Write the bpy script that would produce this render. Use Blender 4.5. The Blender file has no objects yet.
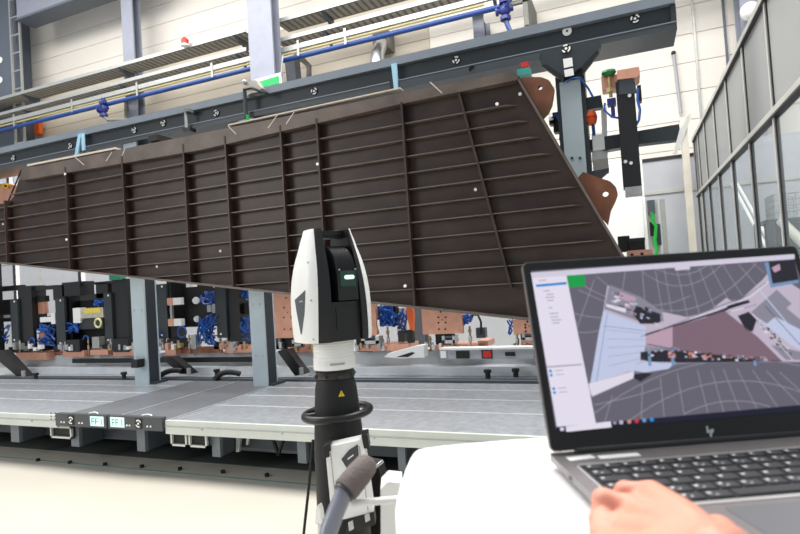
import bpy, bmesh, math, random
from mathutils import Vector, Matrix
from mathutils.bvhtree import BVHTree
random.seed(7)
V = Vector
COL = bpy.context.scene.collection
# ------------------------------------------------------------------ camera model
FPX, CX, CY, CAMH = 560.0, 400.0, 267.0, 1.25
aX = V((1366, 103, 560)).normalized()
aY = V((230, -1, -560)); aY = (aY - aX * aY.dot(aX)).normalized()
aZ = aX.cross(aY)
RCW = Matrix((aX, aY, aZ))            # camera -> world
EYE = V((0, 0, CAMH))
FWD = RCW @ V((0, 0, -1))
def P(u, v, X=None, Y=None, Z=None, D=None):
    """point of the real place seen at photo pixel (u,v) on a given world plane"""
    d = RCW @ V(((u - CX) / FPX, -(v - CY) / FPX, -1))
    if X is not None: t = X / d.x
    elif Y is not None: t = Y / d.y
    elif Z is not None: t = (Z - CAMH) / d.z
    else: t = D
    return EYE + d * t
cam = bpy.data.cameras.new('camera'); camo = bpy.data.objects.new('camera', cam); COL.objects.link(camo)
cam.sensor_width = 36; cam.lens = FPX / 800 * 36; cam.clip_start = .02; cam.clip_end = 200
camo.matrix_world = Matrix.Translation(EYE) @ RCW.to_4x4()
cam.dof.use_dof = True; cam.dof.focus_distance = 2.6; cam.dof.aperture_fstop = 6.5
bpy.context.scene.camera = camo
# ------------------------------------------------------------------ materials
def lin(c): return tuple(((x / 255) / 12.92 if x / 255 <= .04045 else ((x / 255 + .055) / 1.055) ** 2.4) for x in c)
MATS = {}
def mat(name, rgb, rough=.5, metal=0., var=.08, scale=6., bump=0., bscale=None, emit=0., coat=0., spec=.5, stretch=None):
    m = bpy.data.materials.new(name); m.use_nodes = True
    nt = m.node_tree; b = nt.nodes['Principled BSDF']
    c = lin(rgb)
    b.inputs['Roughness'].default_value = rough; b.inputs['Metallic'].default_value = metal
    b.inputs['Specular IOR Level'].default_value = spec
    if coat: b.inputs['Coat Weight'].default_value = coat
    tc = nt.nodes.new('ShaderNodeTexCoord'); mp = nt.nodes.new('ShaderNodeMapping')
    nt.links.new(tc.outputs['Object'], mp.inputs[0])
    if stretch: mp.inputs['Scale'].default_value = stretch
    n = nt.nodes.new('ShaderNodeTexNoise'); n.inputs['Scale'].default_value = scale; n.inputs['Detail'].default_value = 5
    nt.links.new(mp.outputs[0], n.inputs['Vector'])
    r = nt.nodes.new('ShaderNodeValToRGB')
    r.color_ramp.elements[0].position = .3; r.color_ramp.elements[1].position = .7
    r.color_ramp.elements[0].color = tuple(x * (1 - var) for x in c) + (1,)
    r.color_ramp.elements[1].color = tuple(min(1, x * (1 + var)) for x in c) + (1,)
    nt.links.new(n.outputs['Fac'], r.inputs[0]); nt.links.new(r.outputs[0], b.inputs['Base Color'])
    if emit:
        nt.links.new(r.outputs[0], b.inputs['Emission Color']); b.inputs['Emission Strength'].default_value = emit
    if bump:
        n2 = nt.nodes.new('ShaderNodeTexNoise'); n2.inputs['Scale'].default_value = bscale or scale * 4
        nt.links.new(mp.outputs[0], n2.inputs['Vector'])
        bp = nt.nodes.new('ShaderNodeBump'); bp.inputs['Strength'].default_value = bump; bp.inputs['Distance'].default_value = .01
        nt.links.new(n2.outputs['Fac'], bp.inputs['Height']); nt.links.new(bp.outputs[0], b.inputs['Normal'])
    MATS[name] = m
    return m
def glassmat(name, rgb, haze, gloss=.06):
    m = bpy.data.materials.new(name); m.use_nodes = True; nt = m.node_tree; nt.nodes.clear()
    o = nt.nodes.new('ShaderNodeOutputMaterial'); t = nt.nodes.new('ShaderNodeBsdfTransparent'); d = nt.nodes.new('ShaderNodeBsdfDiffuse')
    g = nt.nodes.new('ShaderNodeBsdfGlossy'); g.inputs['Roughness'].default_value = .05
    c = lin(rgb) + (1,); d.inputs[0].default_value = c; t.inputs[0].default_value = (.93, .95, .95, 1)
    a = nt.nodes.new('ShaderNodeMixShader'); b = nt.nodes.new('ShaderNodeMixShader')
    n = nt.nodes.new('ShaderNodeTexNoise'); n.inputs['Scale'].default_value = 1.5
    mr = nt.nodes.new('ShaderNodeMapRange'); mr.inputs[3].default_value = haze * .95; mr.inputs[4].default_value = min(1, haze * 1.05)
    nt.links.new(n.outputs['Fac'], mr.inputs[0]); nt.links.new(mr.outputs[0], a.inputs[0])
    nt.links.new(t.outputs[0], a.inputs[1]); nt.links.new(d.outputs[0], a.inputs[2])
    b.inputs[0].default_value = gloss
    nt.links.new(a.outputs[0], b.inputs[1]); nt.links.new(g.outputs[0], b.inputs[2]); nt.links.new(b.outputs[0], o.inputs[0])
    MATS[name] = m
    return m
# ------------------------------------------------------------------ mesh builder
class MB:
    def __init__(s, m=None): s.v = []; s.f = []; s.fm = []; s.mats = []; s.cur = m
    def mi(s, m):
        m = m or s.cur
        if m not in s.mats: s.mats.append(m)
        return s.mats.index(m)
    def add(s, vs, fs, m=None):
        o = len(s.v); i = s.mi(m)
        s.v += [V(p) for p in vs]; s.f += [[o + k for k in f] for f in fs]; s.fm += [i] * len(fs)
        return s
    def box(s, lo, hi, m=None):
        (a, b, c), (d, e, f) = lo, hi
        return s.add([(a,b,c),(d,b,c),(d,e,c),(a,e,c),(a,b,f),(d,b,f),(d,e,f),(a,e,f)],
                     [(3,2,1,0),(4,5,6,7),(0,1,5,4),(1,2,6,5),(2,3,7,6),(3,0,4,7)], m)
    def obox(s, c, ax, ay, az, m=None):
        c, ax, ay, az = V(c), V(ax), V(ay), V(az)
        vs = [c + ax*i + ay*j + az*k for k in (-1,1) for i, j in ((-1,-1),(1,-1),(1,1),(-1,1))]
        return s.add(vs, [(3,2,1,0),(4,5,6,7),(0,1,5,4),(1,2,6,5),(2,3,7,6),(3,0,4,7)], m)
    def prism(s, pts, d, m=None):
        n = len(pts); d = V(d); pts = [V(p) for p in pts]
        vs = pts + [p + d for p in pts]
        fs = [list(range(n)), list(range(2*n-1, n-1, -1))] + [(i, n+i, n+(i+1) % n, (i+1) % n) for i in range(n)]
        return s.add(vs, fs, m)
    def px(s, uv, Y, t, m=None):           # outline seen at the pixels, standing in the plane Y, t thick
        return s.prism([P(u, v, Y=Y) for u, v in uv], (0, t, 0), m)
    def rpx(s, u0, v0, u1, v1, Y, t, m=None):   # upright rectangle: width from the pixels, sides truly vertical
        um = (u0 + u1) / 2; vm = (v0 + v1) / 2
        x0 = P(u0, vm, Y=Y).x; x1 = P(u1, vm, Y=Y).x; z1 = P(um, v0, Y=Y).z; z0 = P(um, v1, Y=Y).z
        return s.box((x0, Y, z0), (x1, Y + t, z1), m)
    def poly(s, pts, m=None): return s.add(pts, [list(range(len(pts)))], m)
    def tube(s, pts, r, m=None, n=8, closed=False, caps=True):
        pts = [V(p) for p in pts]; k = len(pts); rs = r if isinstance(r, (list, tuple)) else [r] * k
        vs = []; up = None
        for i, p in enumerate(pts):
            a = pts[(i-1) % k] if (closed or i) else p; b = pts[(i+1) % k] if (closed or i < k-1) else p
            t = (b - a).normalized()
            if up is None:
                up = V((0,0,1)) if abs(t.z) < .9 else V((1,0,0))
            x = up.cross(t); x = x.normalized() if x.length > 1e-6 else t.orthogonal().normalized()
            up = t.cross(x).normalized()
            vs += [p + (x*math.cos(2*math.pi*j/n) + up*math.sin(2*math.pi*j/n)) * rs[i] for j in range(n)]
        fs = []
        for i in range(k if closed else k-1):
            for j in range(n):
                a, b = i*n, ((i+1) % k)*n
                fs.append((a+j, a+(j+1) % n, b+(j+1) % n, b+j))
        if caps and not closed: fs += [list(range(n-1, -1, -1)), [(k-1)*n + j for j in range(n)]]
        return s.add(vs, fs, m)
    def cyl(s, a, b, r, m=None, r1=None, n=16): return s.tube([a, b], [r, r if r1 is None else r1], m, n)
    def lathe(s, c, prof, m=None, n=24, ax=None, ay=None, az=None):
        c = V(c); ax = V(ax or (1,0,0)); ay = V(ay or (0,1,0)); az = V(az or (0,0,1)); k = len(prof)
        vs = [c + az*z + (ax*math.cos(2*math.pi*j/n) + ay*math.sin(2*math.pi*j/n))*r for r, z in prof for j in range(n)]
        fs = [(i*n+j, i*n+(j+1) % n, (i+1)*n+(j+1) % n, (i+1)*n+j) for i in range(k-1) for j in range(n)]
        fs += [list(range(n-1, -1, -1)), [(k-1)*n+j for j in range(n)]]
        return s.add(vs, fs, m)
    def ball(s, c, r, m=None, n=10):
        return s.lathe(c, [(max(1e-4, r*math.sin(math.pi*i/n)), -r*math.cos(math.pi*i/n)) for i in range(n+1)], m, n=n+2)
    def bbox(s):
        return [min(p[i] for p in s.v) for i in range(3)], [max(p[i] for p in s.v) for i in range(3)]
    def build(s, name, loc, parent=None, bevel=0., smooth=True):
        me = bpy.data.meshes.new(name)
        me.from_pydata([p - loc for p in s.v], [], s.f)
        for m in s.mats: me.materials.append(m)
        for p, i in zip(me.polygons, s.fm): p.material_index = i
        bm = bmesh.new(); bm.from_mesh(me); bmesh.ops.recalc_face_normals(bm, faces=bm.faces); bm.to_mesh(me); bm.free()
        if smooth:
            for p in me.polygons: p.use_smooth = True
            me.set_sharp_from_angle(angle=math.radians(38))
        o = bpy.data.objects.new(name, me); COL.objects.link(o)
        if parent: o.parent = parent
        else: o.location = loc
        if bevel:
            b = o.modifiers.new('bevel', 'BEVEL'); b.width = bevel; b.segments = 2; b.limit_method = 'ANGLE'
        return o
def base_of(mbs):
    bb = [m.bbox() for m in mbs]
    lo = [min(b[0][i] for b in bb) for i in range(3)]; hi = [max(b[1][i] for b in bb) for i in range(3)]
    return V(((lo[0]+hi[0])/2, (lo[1]+hi[1])/2, lo[2]))
def setp(o, label, cat, group=None, kind=None):
    if label: o['label'] = label
    if cat: o['category'] = cat
    if group: o['group'] = group
    if kind: o['kind'] = kind
def thing(name, label, cat, parts, group=None, kind=None, bevel=0.):
    """parts: an MB (single mesh) or a list of (part name, MB[, sub-parts list[, label]])"""
    if isinstance(parts, MB):
        o = parts.build(name, base_of([parts]), None, bevel); setp(o, label, cat, group, kind); return o
    flat = []
    def walk(l):
        for p in l:
            flat.append(p[1])
            if len(p) > 2 and p[2]: walk(p[2])
    walk(parts)
    loc = base_of(flat)
    r = bpy.data.objects.new(name, None); r.empty_display_size = .1; r.location = loc; COL.objects.link(r)
    setp(r, label, cat, group, kind)
    def mk(l, par):
        for p in l:
            o = p[1].build(p[0], loc, par, bevel)
            if len(p) > 3 and p[3]: o['label'] = p[3]
            if len(p) > 2 and p[2]: mk(p[2], o)
    mk(parts, r)
    return r
def struct(name, mb, label=None, bevel=0.):
    o = mb.build(name, base_of([mb]), None, bevel); o['kind'] = 'structure'
    if label: o['label'] = label
    return o
def arc(c, ax, ay, r, a0, a1, n=12):
    return [V(c) + V(ax)*r*math.cos(math.radians(a0+(a1-a0)*i/n)) + V(ay)*r*math.sin(math.radians(a0+(a1-a0)*i/n)) for i in range(n+1)]
def bez(p0, p1, p2, n=10):
    p0, p1, p2 = V(p0), V(p1), V(p2)
    return [p0*(1-t)**2 + p1*2*t*(1-t) + p2*t*t for t in (i/n for i in range(n+1))]
# palette
M_wall = mat('wall_panel_cream', (232, 226, 217), .6, var=.03, scale=1.2)
M_wallb = mat('wall_panel_tray_shade', (196, 186, 170), .6, var=.04, scale=1.2)  # shade below the cable trays, painted into the cladding colour
M_seam = mat('seam', (178, 172, 164), .8)
M_floor = mat('floor_concrete', (192, 187, 176), .32, var=.05, scale=.9, bump=.03)
M_steelblue = mat('blue_grey_paint', (146, 150, 165), .45, var=.05)
M_steeldk = mat('dark_blue_grey_paint', (92, 100, 112), .5, var=.06)
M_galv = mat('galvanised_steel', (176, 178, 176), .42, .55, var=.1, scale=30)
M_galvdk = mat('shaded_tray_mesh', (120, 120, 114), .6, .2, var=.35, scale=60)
M_yellow = mat('yellow_pipe_paint', (206, 196, 140), .4)
M_blue = mat('blue_pipe_paint', (28, 66, 134), .35)
M_hose = mat('blue_hose', (30, 86, 170), .35, var=.2)
M_valve = mat('blue_valve_paint', (40, 52, 122), .4)
M_green = mat('green_sign', (10, 165, 88), .45, var=.03)
M_white = mat('white_plastic', (247, 247, 245), .35, var=.015)
M_black = mat('black_paint', (21, 21, 23), .4, var=.12, scale=12)
M_blackm = mat('black_matt', (15, 15, 16), .6, var=.1)
M_beam = mat('anthracite_beam', (46, 53, 58), .42, var=.1, scale=4)
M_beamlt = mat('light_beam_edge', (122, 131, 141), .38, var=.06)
M_beamlip = mat('beam_lip', (60, 67, 72), .4, var=.06)
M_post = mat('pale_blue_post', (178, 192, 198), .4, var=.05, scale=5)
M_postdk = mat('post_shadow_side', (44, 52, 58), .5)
M_wing = mat('primer_brown', (56, 42, 36), .42, var=.42, scale=3.2, bump=.12, bscale=9, stretch=(1, 1, 2.2), spec=.4)
M_wingedge = mat('primer_brown_rib_lit', (98, 87, 80), .42, var=.22, scale=8, spec=.6)  # paler than the skin: light caught by the rib edges is painted in
M_wingband = mat('primer_brown_flange', (92, 80, 74), .45, var=.32, scale=5, bump=.06)
M_rust = mat('rusty_lug', (112, 68, 44), .5, var=.3, scale=9)
M_copper = mat('copper', (216, 160, 136), .42, .35, var=.1, scale=10)
M_copperd = mat('copper_dark', (168, 112, 88), .45, .3, var=.2, scale=14)
M_brass = mat('brass', (176, 156, 110), .35, .6, var=.25, scale=30)
M_chrome = mat('bare_steel', (190, 192, 194), .28, .8, var=.1, scale=20)
M_plate = mat('aluminium_tread_plate', (168, 173, 180), .38, .55, var=.16, scale=22, bump=.35, bscale=120)
M_platedk = mat('grey_cover_strip', (116, 119, 124), .42, .3, var=.08, scale=8, bump=.1, bscale=90)
M_seamw = mat('plate_seam', (220, 224, 226), .35, .3)
M_edge = mat('deck_edge_alu', (208, 214, 208), .42, .2, var=.05)
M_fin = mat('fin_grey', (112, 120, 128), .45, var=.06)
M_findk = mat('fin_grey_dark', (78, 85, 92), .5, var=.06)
M_panel = mat('charcoal_panel', (72, 76, 80), .45)
M_lcd = mat('pale_cyan_display', (205, 240, 232), .3, emit=.5)
M_ink = mat('display_ink', (70, 130, 130), .5)
M_part = mat('light_grey_partition', (172, 175, 181), .55, var=.03)
M_frame = mat('partition_frame', (188, 188, 184), .4, .3)
M_frameb = mat('black_gasket', (34, 34, 36), .5)
M_beige = mat('beige_post', (206, 200, 188), .5)
M_grn = mat('green_cable', (30, 170, 60), .4)
M_orange = mat('orange_plastic', (230, 100, 30), .45)
M_red = mat('red_plastic', (205, 45, 35), .4)
M_ltblue = mat('pale_blue_strap', (160, 205, 226), .5)
M_silver = mat('laptop_silver', (136, 131, 131), .38, .5, var=.03, scale=40)
M_silverlt = mat('laptop_bright_edge', (206, 204, 202), .3, .5)
M_bezel = mat('laptop_bezel', (10, 10, 11), .45, var=.05)
M_key = mat('key_black', (44, 45, 48), .45)
M_legend = mat('key_legend', (205, 205, 205), .5)
M_pad = mat('touchpad_grey', (112, 113, 117), .4, .3)
M_foam = mat('foam_grip', (112, 102, 99), .85, var=.1, scale=60, bump=.2, bscale=200)
M_tube = mat('grey_tube', (140, 143, 154), .35, .2)
M_table = mat('white_table', (244, 244, 244), .4, var=.01)
M_skin = mat('skin', (218, 150, 128), .5, var=.1, scale=18, bump=.04, bscale=160)
M_skin.node_tree.nodes['Principled BSDF'].inputs['Subsurface Weight'].default_value = .12
M_skin.node_tree.nodes['Principled BSDF'].inputs['Subsurface Radius'].default_value = (.012, .004, .002)
M_paneU = glassmat('hazy_upper_pane', (165, 167, 167), .78, .03)
M_paneL = glassmat('clear_lower_pane', (205, 212, 218), .12, .03)
# ------------------------------------------------------------------ main planes of the hall
YB, YW, YD, YF, YS = 4.23, 3.85, 3.0, 4.95, 4.56   # gantry, wing, deck front, fixtures, slot
ZD = .39
YP, YR = 8.0, 9.4                                    # rear partition, back wall
# ================================================================== SETTING
mb = MB(M_floor); mb.box((-16, -4, -.1), (9, 9.8, 0)); struct('floor', mb)
mb = MB(mat('under_deck_shade', (84, 90, 87), .6)).box((-7.6, YD + .32, 0), (.8, 5.9, .004)); struct('floor_shade', mb)  # dark sheet laid on the floor to stand in for the deck's shade
# cladding: boards with open joints over a darker backing
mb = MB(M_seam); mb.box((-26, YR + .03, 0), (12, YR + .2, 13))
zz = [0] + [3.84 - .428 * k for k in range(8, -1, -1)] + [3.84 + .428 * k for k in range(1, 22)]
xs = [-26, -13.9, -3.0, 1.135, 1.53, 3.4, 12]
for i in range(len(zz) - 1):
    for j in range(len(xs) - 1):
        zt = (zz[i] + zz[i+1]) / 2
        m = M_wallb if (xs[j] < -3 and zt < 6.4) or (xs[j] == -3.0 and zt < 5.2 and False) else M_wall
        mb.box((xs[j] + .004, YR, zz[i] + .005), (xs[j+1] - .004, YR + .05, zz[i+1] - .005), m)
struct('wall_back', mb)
mb = MB(M_wall); mb.box((-26.2, 2, 0), (-26, YR + .2, 13)); struct('wall_left', mb)
# vertical joint covers on the cladding
mb = MB(M_galv); mb.box((1.12, YR - .03, 0), (1.15, YR, 13)); struct('trim_1', mb)
mb = MB(M_steeldk); mb.box((1.515, YR - .04, 0), (1.545, YR, 13)); struct('trim_2', mb)

# low grey partition behind the machine: panels between slim posts
mb = MB(M_part)
px_ = [-14, -11.4, -8.62, -5.9, -3.2, -1.2, .9, 2.4, 4.2, 7]
for a, b in zip(px_[:-1], px_[1:]):
    hi = 2.62 if a < .9 else 2.75
    mb.box((a + .03, YP, .1), (b - .03, YP + .04, 2.19), M_part)
    mb.box((a + .03, YP, 2.23), (b - .03, YP + .04, hi), M_part)
    mb.box((b - .03, YP - .01, 0), (b + .03, YP + .05, hi), M_frame)
mb.box((-14, YP - .012, 2.62), (.9, YP + .05, 2.66), M_frameb)
mb.box((-14, YP - .015, 2.185), (7, YP + .02, 2.235), M_frame)
mb.box((-14, YP - .01, 0), (7, YP + .05, .1), M_frame)
struct('wall_partition', mb, 'low light grey panel partition behind the machine')
for u, v in ((16, 285), (81, 282)):
    x = P(u, v, Y=YP).x
    mb = MB(M_frameb); mb.box((x - .04, YP - .03, 0), (x + .04, YP, 2.6)); struct('trim_3', mb)
    mb = MB(M_white); mb.box((x + .05, YP - .03, 0), (x + .13, YP, 2.6)); struct('trim_4', mb)

# ================================================================== WALL STEELWORK
def hcolumn(u0, u1, v, Y, depth, label, z0, z1):
    x0 = P(u0, v, Y=Y).x; x1 = P(u1, v, Y=Y).x; xm = (x0 + x1) / 2
    a = MB(M_steelblue).box((x0, Y, z0), (x1, Y + .035, z1)); c = MB(M_steelblue).box((x0, Y + depth - .035, z0), (x1, Y + depth, z1))
    w = MB(M_steeldk).box((xm - .02, Y + .035, z0), (xm + .02, Y + depth - .035, z1))
    return thing('steel_column', label, 'column', [('flange', a), ('web', w), ('flange', c)], group='steel columns along the back wall')
hcolumn(121, 132, 10, 8.75, .22, 'blue-grey steel column rising between the two bays of cream cladding at upper left', 0, 13)
hcolumn(248, 272, 30, 8.0, .25, 'wide blue-grey steel column directly behind the green sign', 0, 13)
hcolumn(473, 484, 28, 8.8, .5, 'short pale steel column stub under the blue pipe end', 0, P(478, 12, Y=8.8).z)
hcolumn(741, 758, 20, 8.9, .4, 'blue steel column peeking above the glass partition at upper right', 0, 13)
# far-left column with ladder cable run and round holes
x0 = P(-22, 60, Y=8.7).x; x1 = P(17, 60, Y=8.7).x
pl = MB(M_steeldk).box((x0, 8.7, 0), (x1, 8.78, 13))
pl2 = MB(M_steeldk).box((x1 - .5, 8.78, 0), (x1 - .44, 9.35, 13))
ho = MB(M_white)
for v in (60, 80):
    c = P(0, v, Y=8.69); ho.cyl(c, c + V((0, .01, 0)), .075, n=20)
thing('steel_column', 'dark grey steel column with white round holes at the far left edge', 'column', [('flange', pl), ('web', pl2), ('hole_disc', ho)], group='steel columns along the back wall')
for i, (u, w) in enumerate(((11, 2.2), (20, 1.6))):
    pass
rails = [MB(M_galv) for _ in range(2)]; rung = MB(M_galv)
xa = P(11.5, 45, Y=8.6).x; xb = P(20.5, 45, Y=8.6).x
for r_, x in zip(rails, (xa, xb)): r_.box((x - .022, 8.58, 2), (x + .022, 8.62, 12.5))
for k in range(18): rung.box((xa, 8.59, 5 + k * .42), (xb, 8.61, 5.03 + k * .42))
thing('cable_ladder', 'narrow vertical cable ladder fixed to the far-left column', 'cable ladder', [('rail', rails[0]), ('rail', rails[1]), ('rung', rung)])
# short roof beam at the top left
a = P(19, 14, Y=8.6); b = P(75, -3, Y=8.6)
mb = MB(M_steelblue); mb.box((a.x, 8.55, a.z - .15), (b.x + 2, 8.9, a.z + .45)); mb.box((a.x, 8.5, a.z - .2), (b.x + 2, 8.95, a.z - .15), M_steeldk)
thing('roof_beam', 'blue-grey horizontal steel beam meeting the far-left column at the top', 'beam', mb)

# cable trays and pipes, fixed to the columns in front of the cladding
def zat(u, v, Y): return P(u, v, Y=Y).z
YT = 8.3
XL, XR = -16, 4
XB_0, XB_1 = P(247, 30, Y=YT).x - .05, P(276, 30, Y=YT).x
def tray(v_top, label, depth, u=199):
    z1 = zat(u, v_top, YT); z0 = z1 - .065
    for a_, b_, w_ in ((XL, XB_0, 'left'), (XB_1, XR, 'right')):
        side = MB(M_galv).box((a_, YT, z0), (b_, YT + .02, z1)); side2 = MB(M_galv).box((a_, YT + depth, z0), (b_, YT + depth + .02, z1))
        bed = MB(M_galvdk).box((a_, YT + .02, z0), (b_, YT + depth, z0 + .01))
        n = int((b_ - a_) / .12)
        for k in range(n):
            x = a_ + (b_ - a_) * k / n; bed.box((x, YT + .04, z0 - .004), (x + .07, YT + depth - .03, z0), M_seam)
        arms = []; x = a_ + .9
        while x < b_ - .2:
            arms.append(('support_arm', MB(M_steeldk).prism([(x, YT, z0 - .005), (x, YT + depth, z0 - .005), (x, YT + depth, z0 - .16)], (.05, 0, 0)))); x += 2.9
        thing('cable_tray', label % w_, 'cable tray', [('side_rail', side), ('side_rail', side2), ('tray_bed', bed)] + arms, group='cable trays on the back wall')
tray(41, 'uppermost galvanised cable tray %s of the wide column', .4)
tray(59.5, 'second galvanised cable tray down, %s of the wide column', .3)
z3 = zat(199, 69, YT)
rail = MB(M_galv).box((XL, YT, z3 - .085), (XR, YT + .05, z3)); clips = []
for u in (14, 72, 137, 212, 298, 345):
    v = 69 + (199 - u) * .262
    x = P(u, v, Y=YT).x; clips.append(('clip', MB(M_galv).box((x - .02, YT - .015, z3 - .22), (x + .02, YT, z3 + .05))))
thing('support_rail', 'slim galvanised rail with clips directly above the yellow pipe', 'rail', [('rail', rail)] + clips)
z4 = zat(199, 75, YT)
thing('gas_pipe', 'thin yellow pipe running along the wall above the blue pipe', 'pipe', MB(M_yellow).cyl((XL, YT + .05, z4), (P(398, 23.5, Y=YT).x + 1.4, YT + .05, z4), .022, n=10))
z5 = zat(199, 80, YT); xe = P(503, 1, Y=YT).x
bp = MB(M_blue).cyl((XL, YT + .06, z5), (xe, YT + .06, z5), .042, n=12)
thing('air_pipe', 'long blue compressed air pipe running along the back wall', 'pipe', bp)
def valve(u, v, sc, label, extra):
    c = P(u, v, Y=YT)
    body = MB(M_valve).cyl(c + V((0, 0, .28*sc)), c + V((0, 0, -.22*sc)), .05*sc, n=12)
    body.ball(c, .11*sc, M_valve); body.cyl(c + V((-.15*sc, 0, 0)), c + V((.15*sc, 0, 0)), .05*sc, n=10)
    col = MB(M_valve).cyl(c + V((0, 0, .13*sc)), c + V((0, 0, .19*sc)), .1*sc, n=12); col2 = MB(M_valve).cyl(c + V((0, 0, -.19*sc)), c + V((0, 0, -.13*sc)), .1*sc, n=12)
    h = MB(M_valve).tube([c + V((0, -.08*sc, 0)), c + V((.1*sc, -.16*sc, .05*sc)), c + V((.24*sc, -.18*sc, .12*sc))], .02*sc)
    h.lathe(c + V((-.15*sc, 0, 0)), [(.08*sc, -.02*sc), (.08*sc, .02*sc)], M_valve, az=(1, 0, 0), ax=(0, 1, 0), ay=(0, 0, 1))
    thing('shutoff_valve', label, 'valve', [('valve_body', body), ('flange_ring', col), ('flange_ring', col2), ('handle', h)] + extra(c))
    return c
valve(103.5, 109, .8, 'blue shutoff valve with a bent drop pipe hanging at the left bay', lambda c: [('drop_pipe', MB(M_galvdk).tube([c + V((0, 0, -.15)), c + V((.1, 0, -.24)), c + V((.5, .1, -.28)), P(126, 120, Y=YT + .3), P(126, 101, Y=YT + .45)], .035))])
c = valve(505, 10, .8, 'blue shutoff valve with handle at the right end of the blue pipe', lambda c: [('air_hose', MB(M_blue).tube(bez(c + V((0, 0, -.15)), c + V((.05, 0, -.4)), c + V((.2, 0, -.55)), 6), .035))])
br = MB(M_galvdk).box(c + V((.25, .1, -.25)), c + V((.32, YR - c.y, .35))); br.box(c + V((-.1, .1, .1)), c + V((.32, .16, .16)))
thing('pipe_bracket', 'small dark steel bracket to the right of the blue pipe end valve', 'bracket', br)
c = P(185, 43, Y=YT - .05)
thing('warning_beacon', 'small red beacon on the top cable tray', 'beacon', [('lens', MB(M_red).lathe(c + V((0, 0, -.03)), [(.07, 0), (.07, .09), (.03, .13)], n=12)), ('beacon_base', MB(M_white).lathe(c + V((0, 0, -.06)), [(.08, 0), (.08, .03)], n=12))])
# duct elbow, wall conduit bits
q = [P(378, 68, Y=8.6), P(377, 55, Y=8.6), P(380, 48, Y=8.7), P(382, 42, Y=9.2)]
el = MB(M_chrome).tube(q, [.12, .12, .11, .1], n=14)
thing('exhaust_duct', 'short shiny metal duct elbow on the wall above the gantry beam', 'duct', [('elbow', el), ('wall_flange', MB(M_galvdk).box(q[3] + V((-.16, -.05, -.16)), q[3] + V((.16, .2, .16))))])
mb = MB(M_galvdk).tube([P(295, 56, Y=8.9), P(303, 60, Y=8.9), P(309, 66, Y=8.9), P(309, 84, Y=8.9)], .05)
thing('wall_conduit', 'bent grey conduit on the wall just right of the green sign', 'conduit', mb)
mb = MB(M_steeldk).px([(284, 58), (294, 56), (296, 80), (287, 82)], 8.9, .2)
thing('wall_bracket', 'dark steel bracket on the wall behind the wide column', 'bracket', mb)
# orange junction by left edge under the trays
mb = MB(M_orange).rpx(34, 122, 39, 134, 9.2, .1); thing('junction_box', 'small orange junction box under the trays at the far left', 'box', mb)
mb = MB(M_steeldk).rpx(16, 121, 24, 142, 9.0, .2); thing('wall_cabinet', 'dark narrow wall cabinet just left of the orange junction box', 'cabinet', mb)
mb = MB(M_part).tube([P(673.5, 53, Y=9.35), P(681, 113, Y=9.35)], .022, n=8); mb.ball(P(673.5, 53, Y=9.35), .035, M_frameb)
thing('wall_rod', 'slim pale rod with dark tip on the wall right of the clamping tool', 'rod', mb)
# green sign
YG = 7.9
sg = MB(M_white).px([(254, 80), (280.5, 72.5), (282, 90), (255, 99)], YG, .03)
sf = MB(M_green).px([(255.5, 82.5), (278.5, 75.5), (279.5, 89), (256.5, 97)], YG - .012, .012)
thing('exit_sign', 'green sign with a white border hanging in front of the wide column', 'sign', [('sign_board', sg), ('sign_face', sf), ('hanger', MB(M_galv).tube([P(281, 76, Y=YG), P(283, 55, Y=YG)], .012, n=6))])
# security dome
c = P(750, 11, Y=8.7)
thing('dome_lamp', 'white round dome lamp above the glass partition at upper right', 'lamp', [('dome', MB(M_white).ball(c, .12)), ('mount_arm', MB(M_white).box(c + V((-.02, 0, -.02)), c + V((.02, .25, .02))))])

# ================================================================== GLASS PARTITION ON THE RIGHT
XG = .86; ZM, ZT = 2.11, 2.80
ys = [1.55, 2.35, 3.12, 3.9, 4.63, 5.38, 6.12, 6.85, 7.45, 7.9]
parts = []
for y in ys:
    m = MB(M_frame).box((XG - .017, y - .012, 0), (XG + .014, y + .02, ZT)); m.box((XG - .011, y - .026, 0), (XG + .011, y - .012, ZT), M_frameb)
    parts.append(('mullion', m))
y0, y1 = ys[0], ys[-1]
for n_, z, h in (('top_rail', ZT, .018), ('middle_rail', ZM, .017), ('bottom_rail', .08, .05)):
    m = MB(M_frame).box((XG - .03, y0, z - h), (XG + .03, y1, z + h)); m.box((XG - .03, y0, z - h - .012), (XG + .02, y1, z - h), M_frameb)
    parts.append((n_, m))
for a, b in zip(ys[:-1], ys[1:]):
    parts.append(('upper_pane', MB(M_paneU).box((XG - .004, a + .032, ZM + .03), (XG + .004, b - .022, ZT - .03)), None, 'hazy grey upper pane'))
    parts.append(('lower_pane', MB(M_paneL).box((XG - .004, a + .032, .13), (XG + .004, b - .022, ZM - .045)), None, 'clear lower pane'))
thing('glass_partition', 'tall framed glass partition wall receding along the right side', 'glass partition', parts)
# beige post at its far end and grey post of the partition behind
YQ = 7.6
x0 = P(683, 160, Y=YQ).x; x1 = P(690, 160, Y=YQ).x
zt = P(684, 118, Y=YQ).z
mb = MB(M_beige).box((x0, YQ, 0), (x1, YQ + .1, zt))
fl = MB(M_beige).px([(684, 118), (690, 113), (692, 118), (675, 153), (672, 154)], YQ - .02, .03)
thing('beige_post', 'slim beige post with folded flap at the far end of the glass partition', 'post', [('post', mb), ('flap', fl)])
x0 = P(662, 230, Y=7.7).x; x1 = P(667, 230, Y=7.7).x
thing('grey_post', 'short grey-green post in front of the partition, above the laptop lid', 'post', MB(mat('grey_green', (140, 145, 138), .5)).box((x0, 7.7, 0), (x1, 7.78, P(664, 199, Y=7.7).z)))
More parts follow.
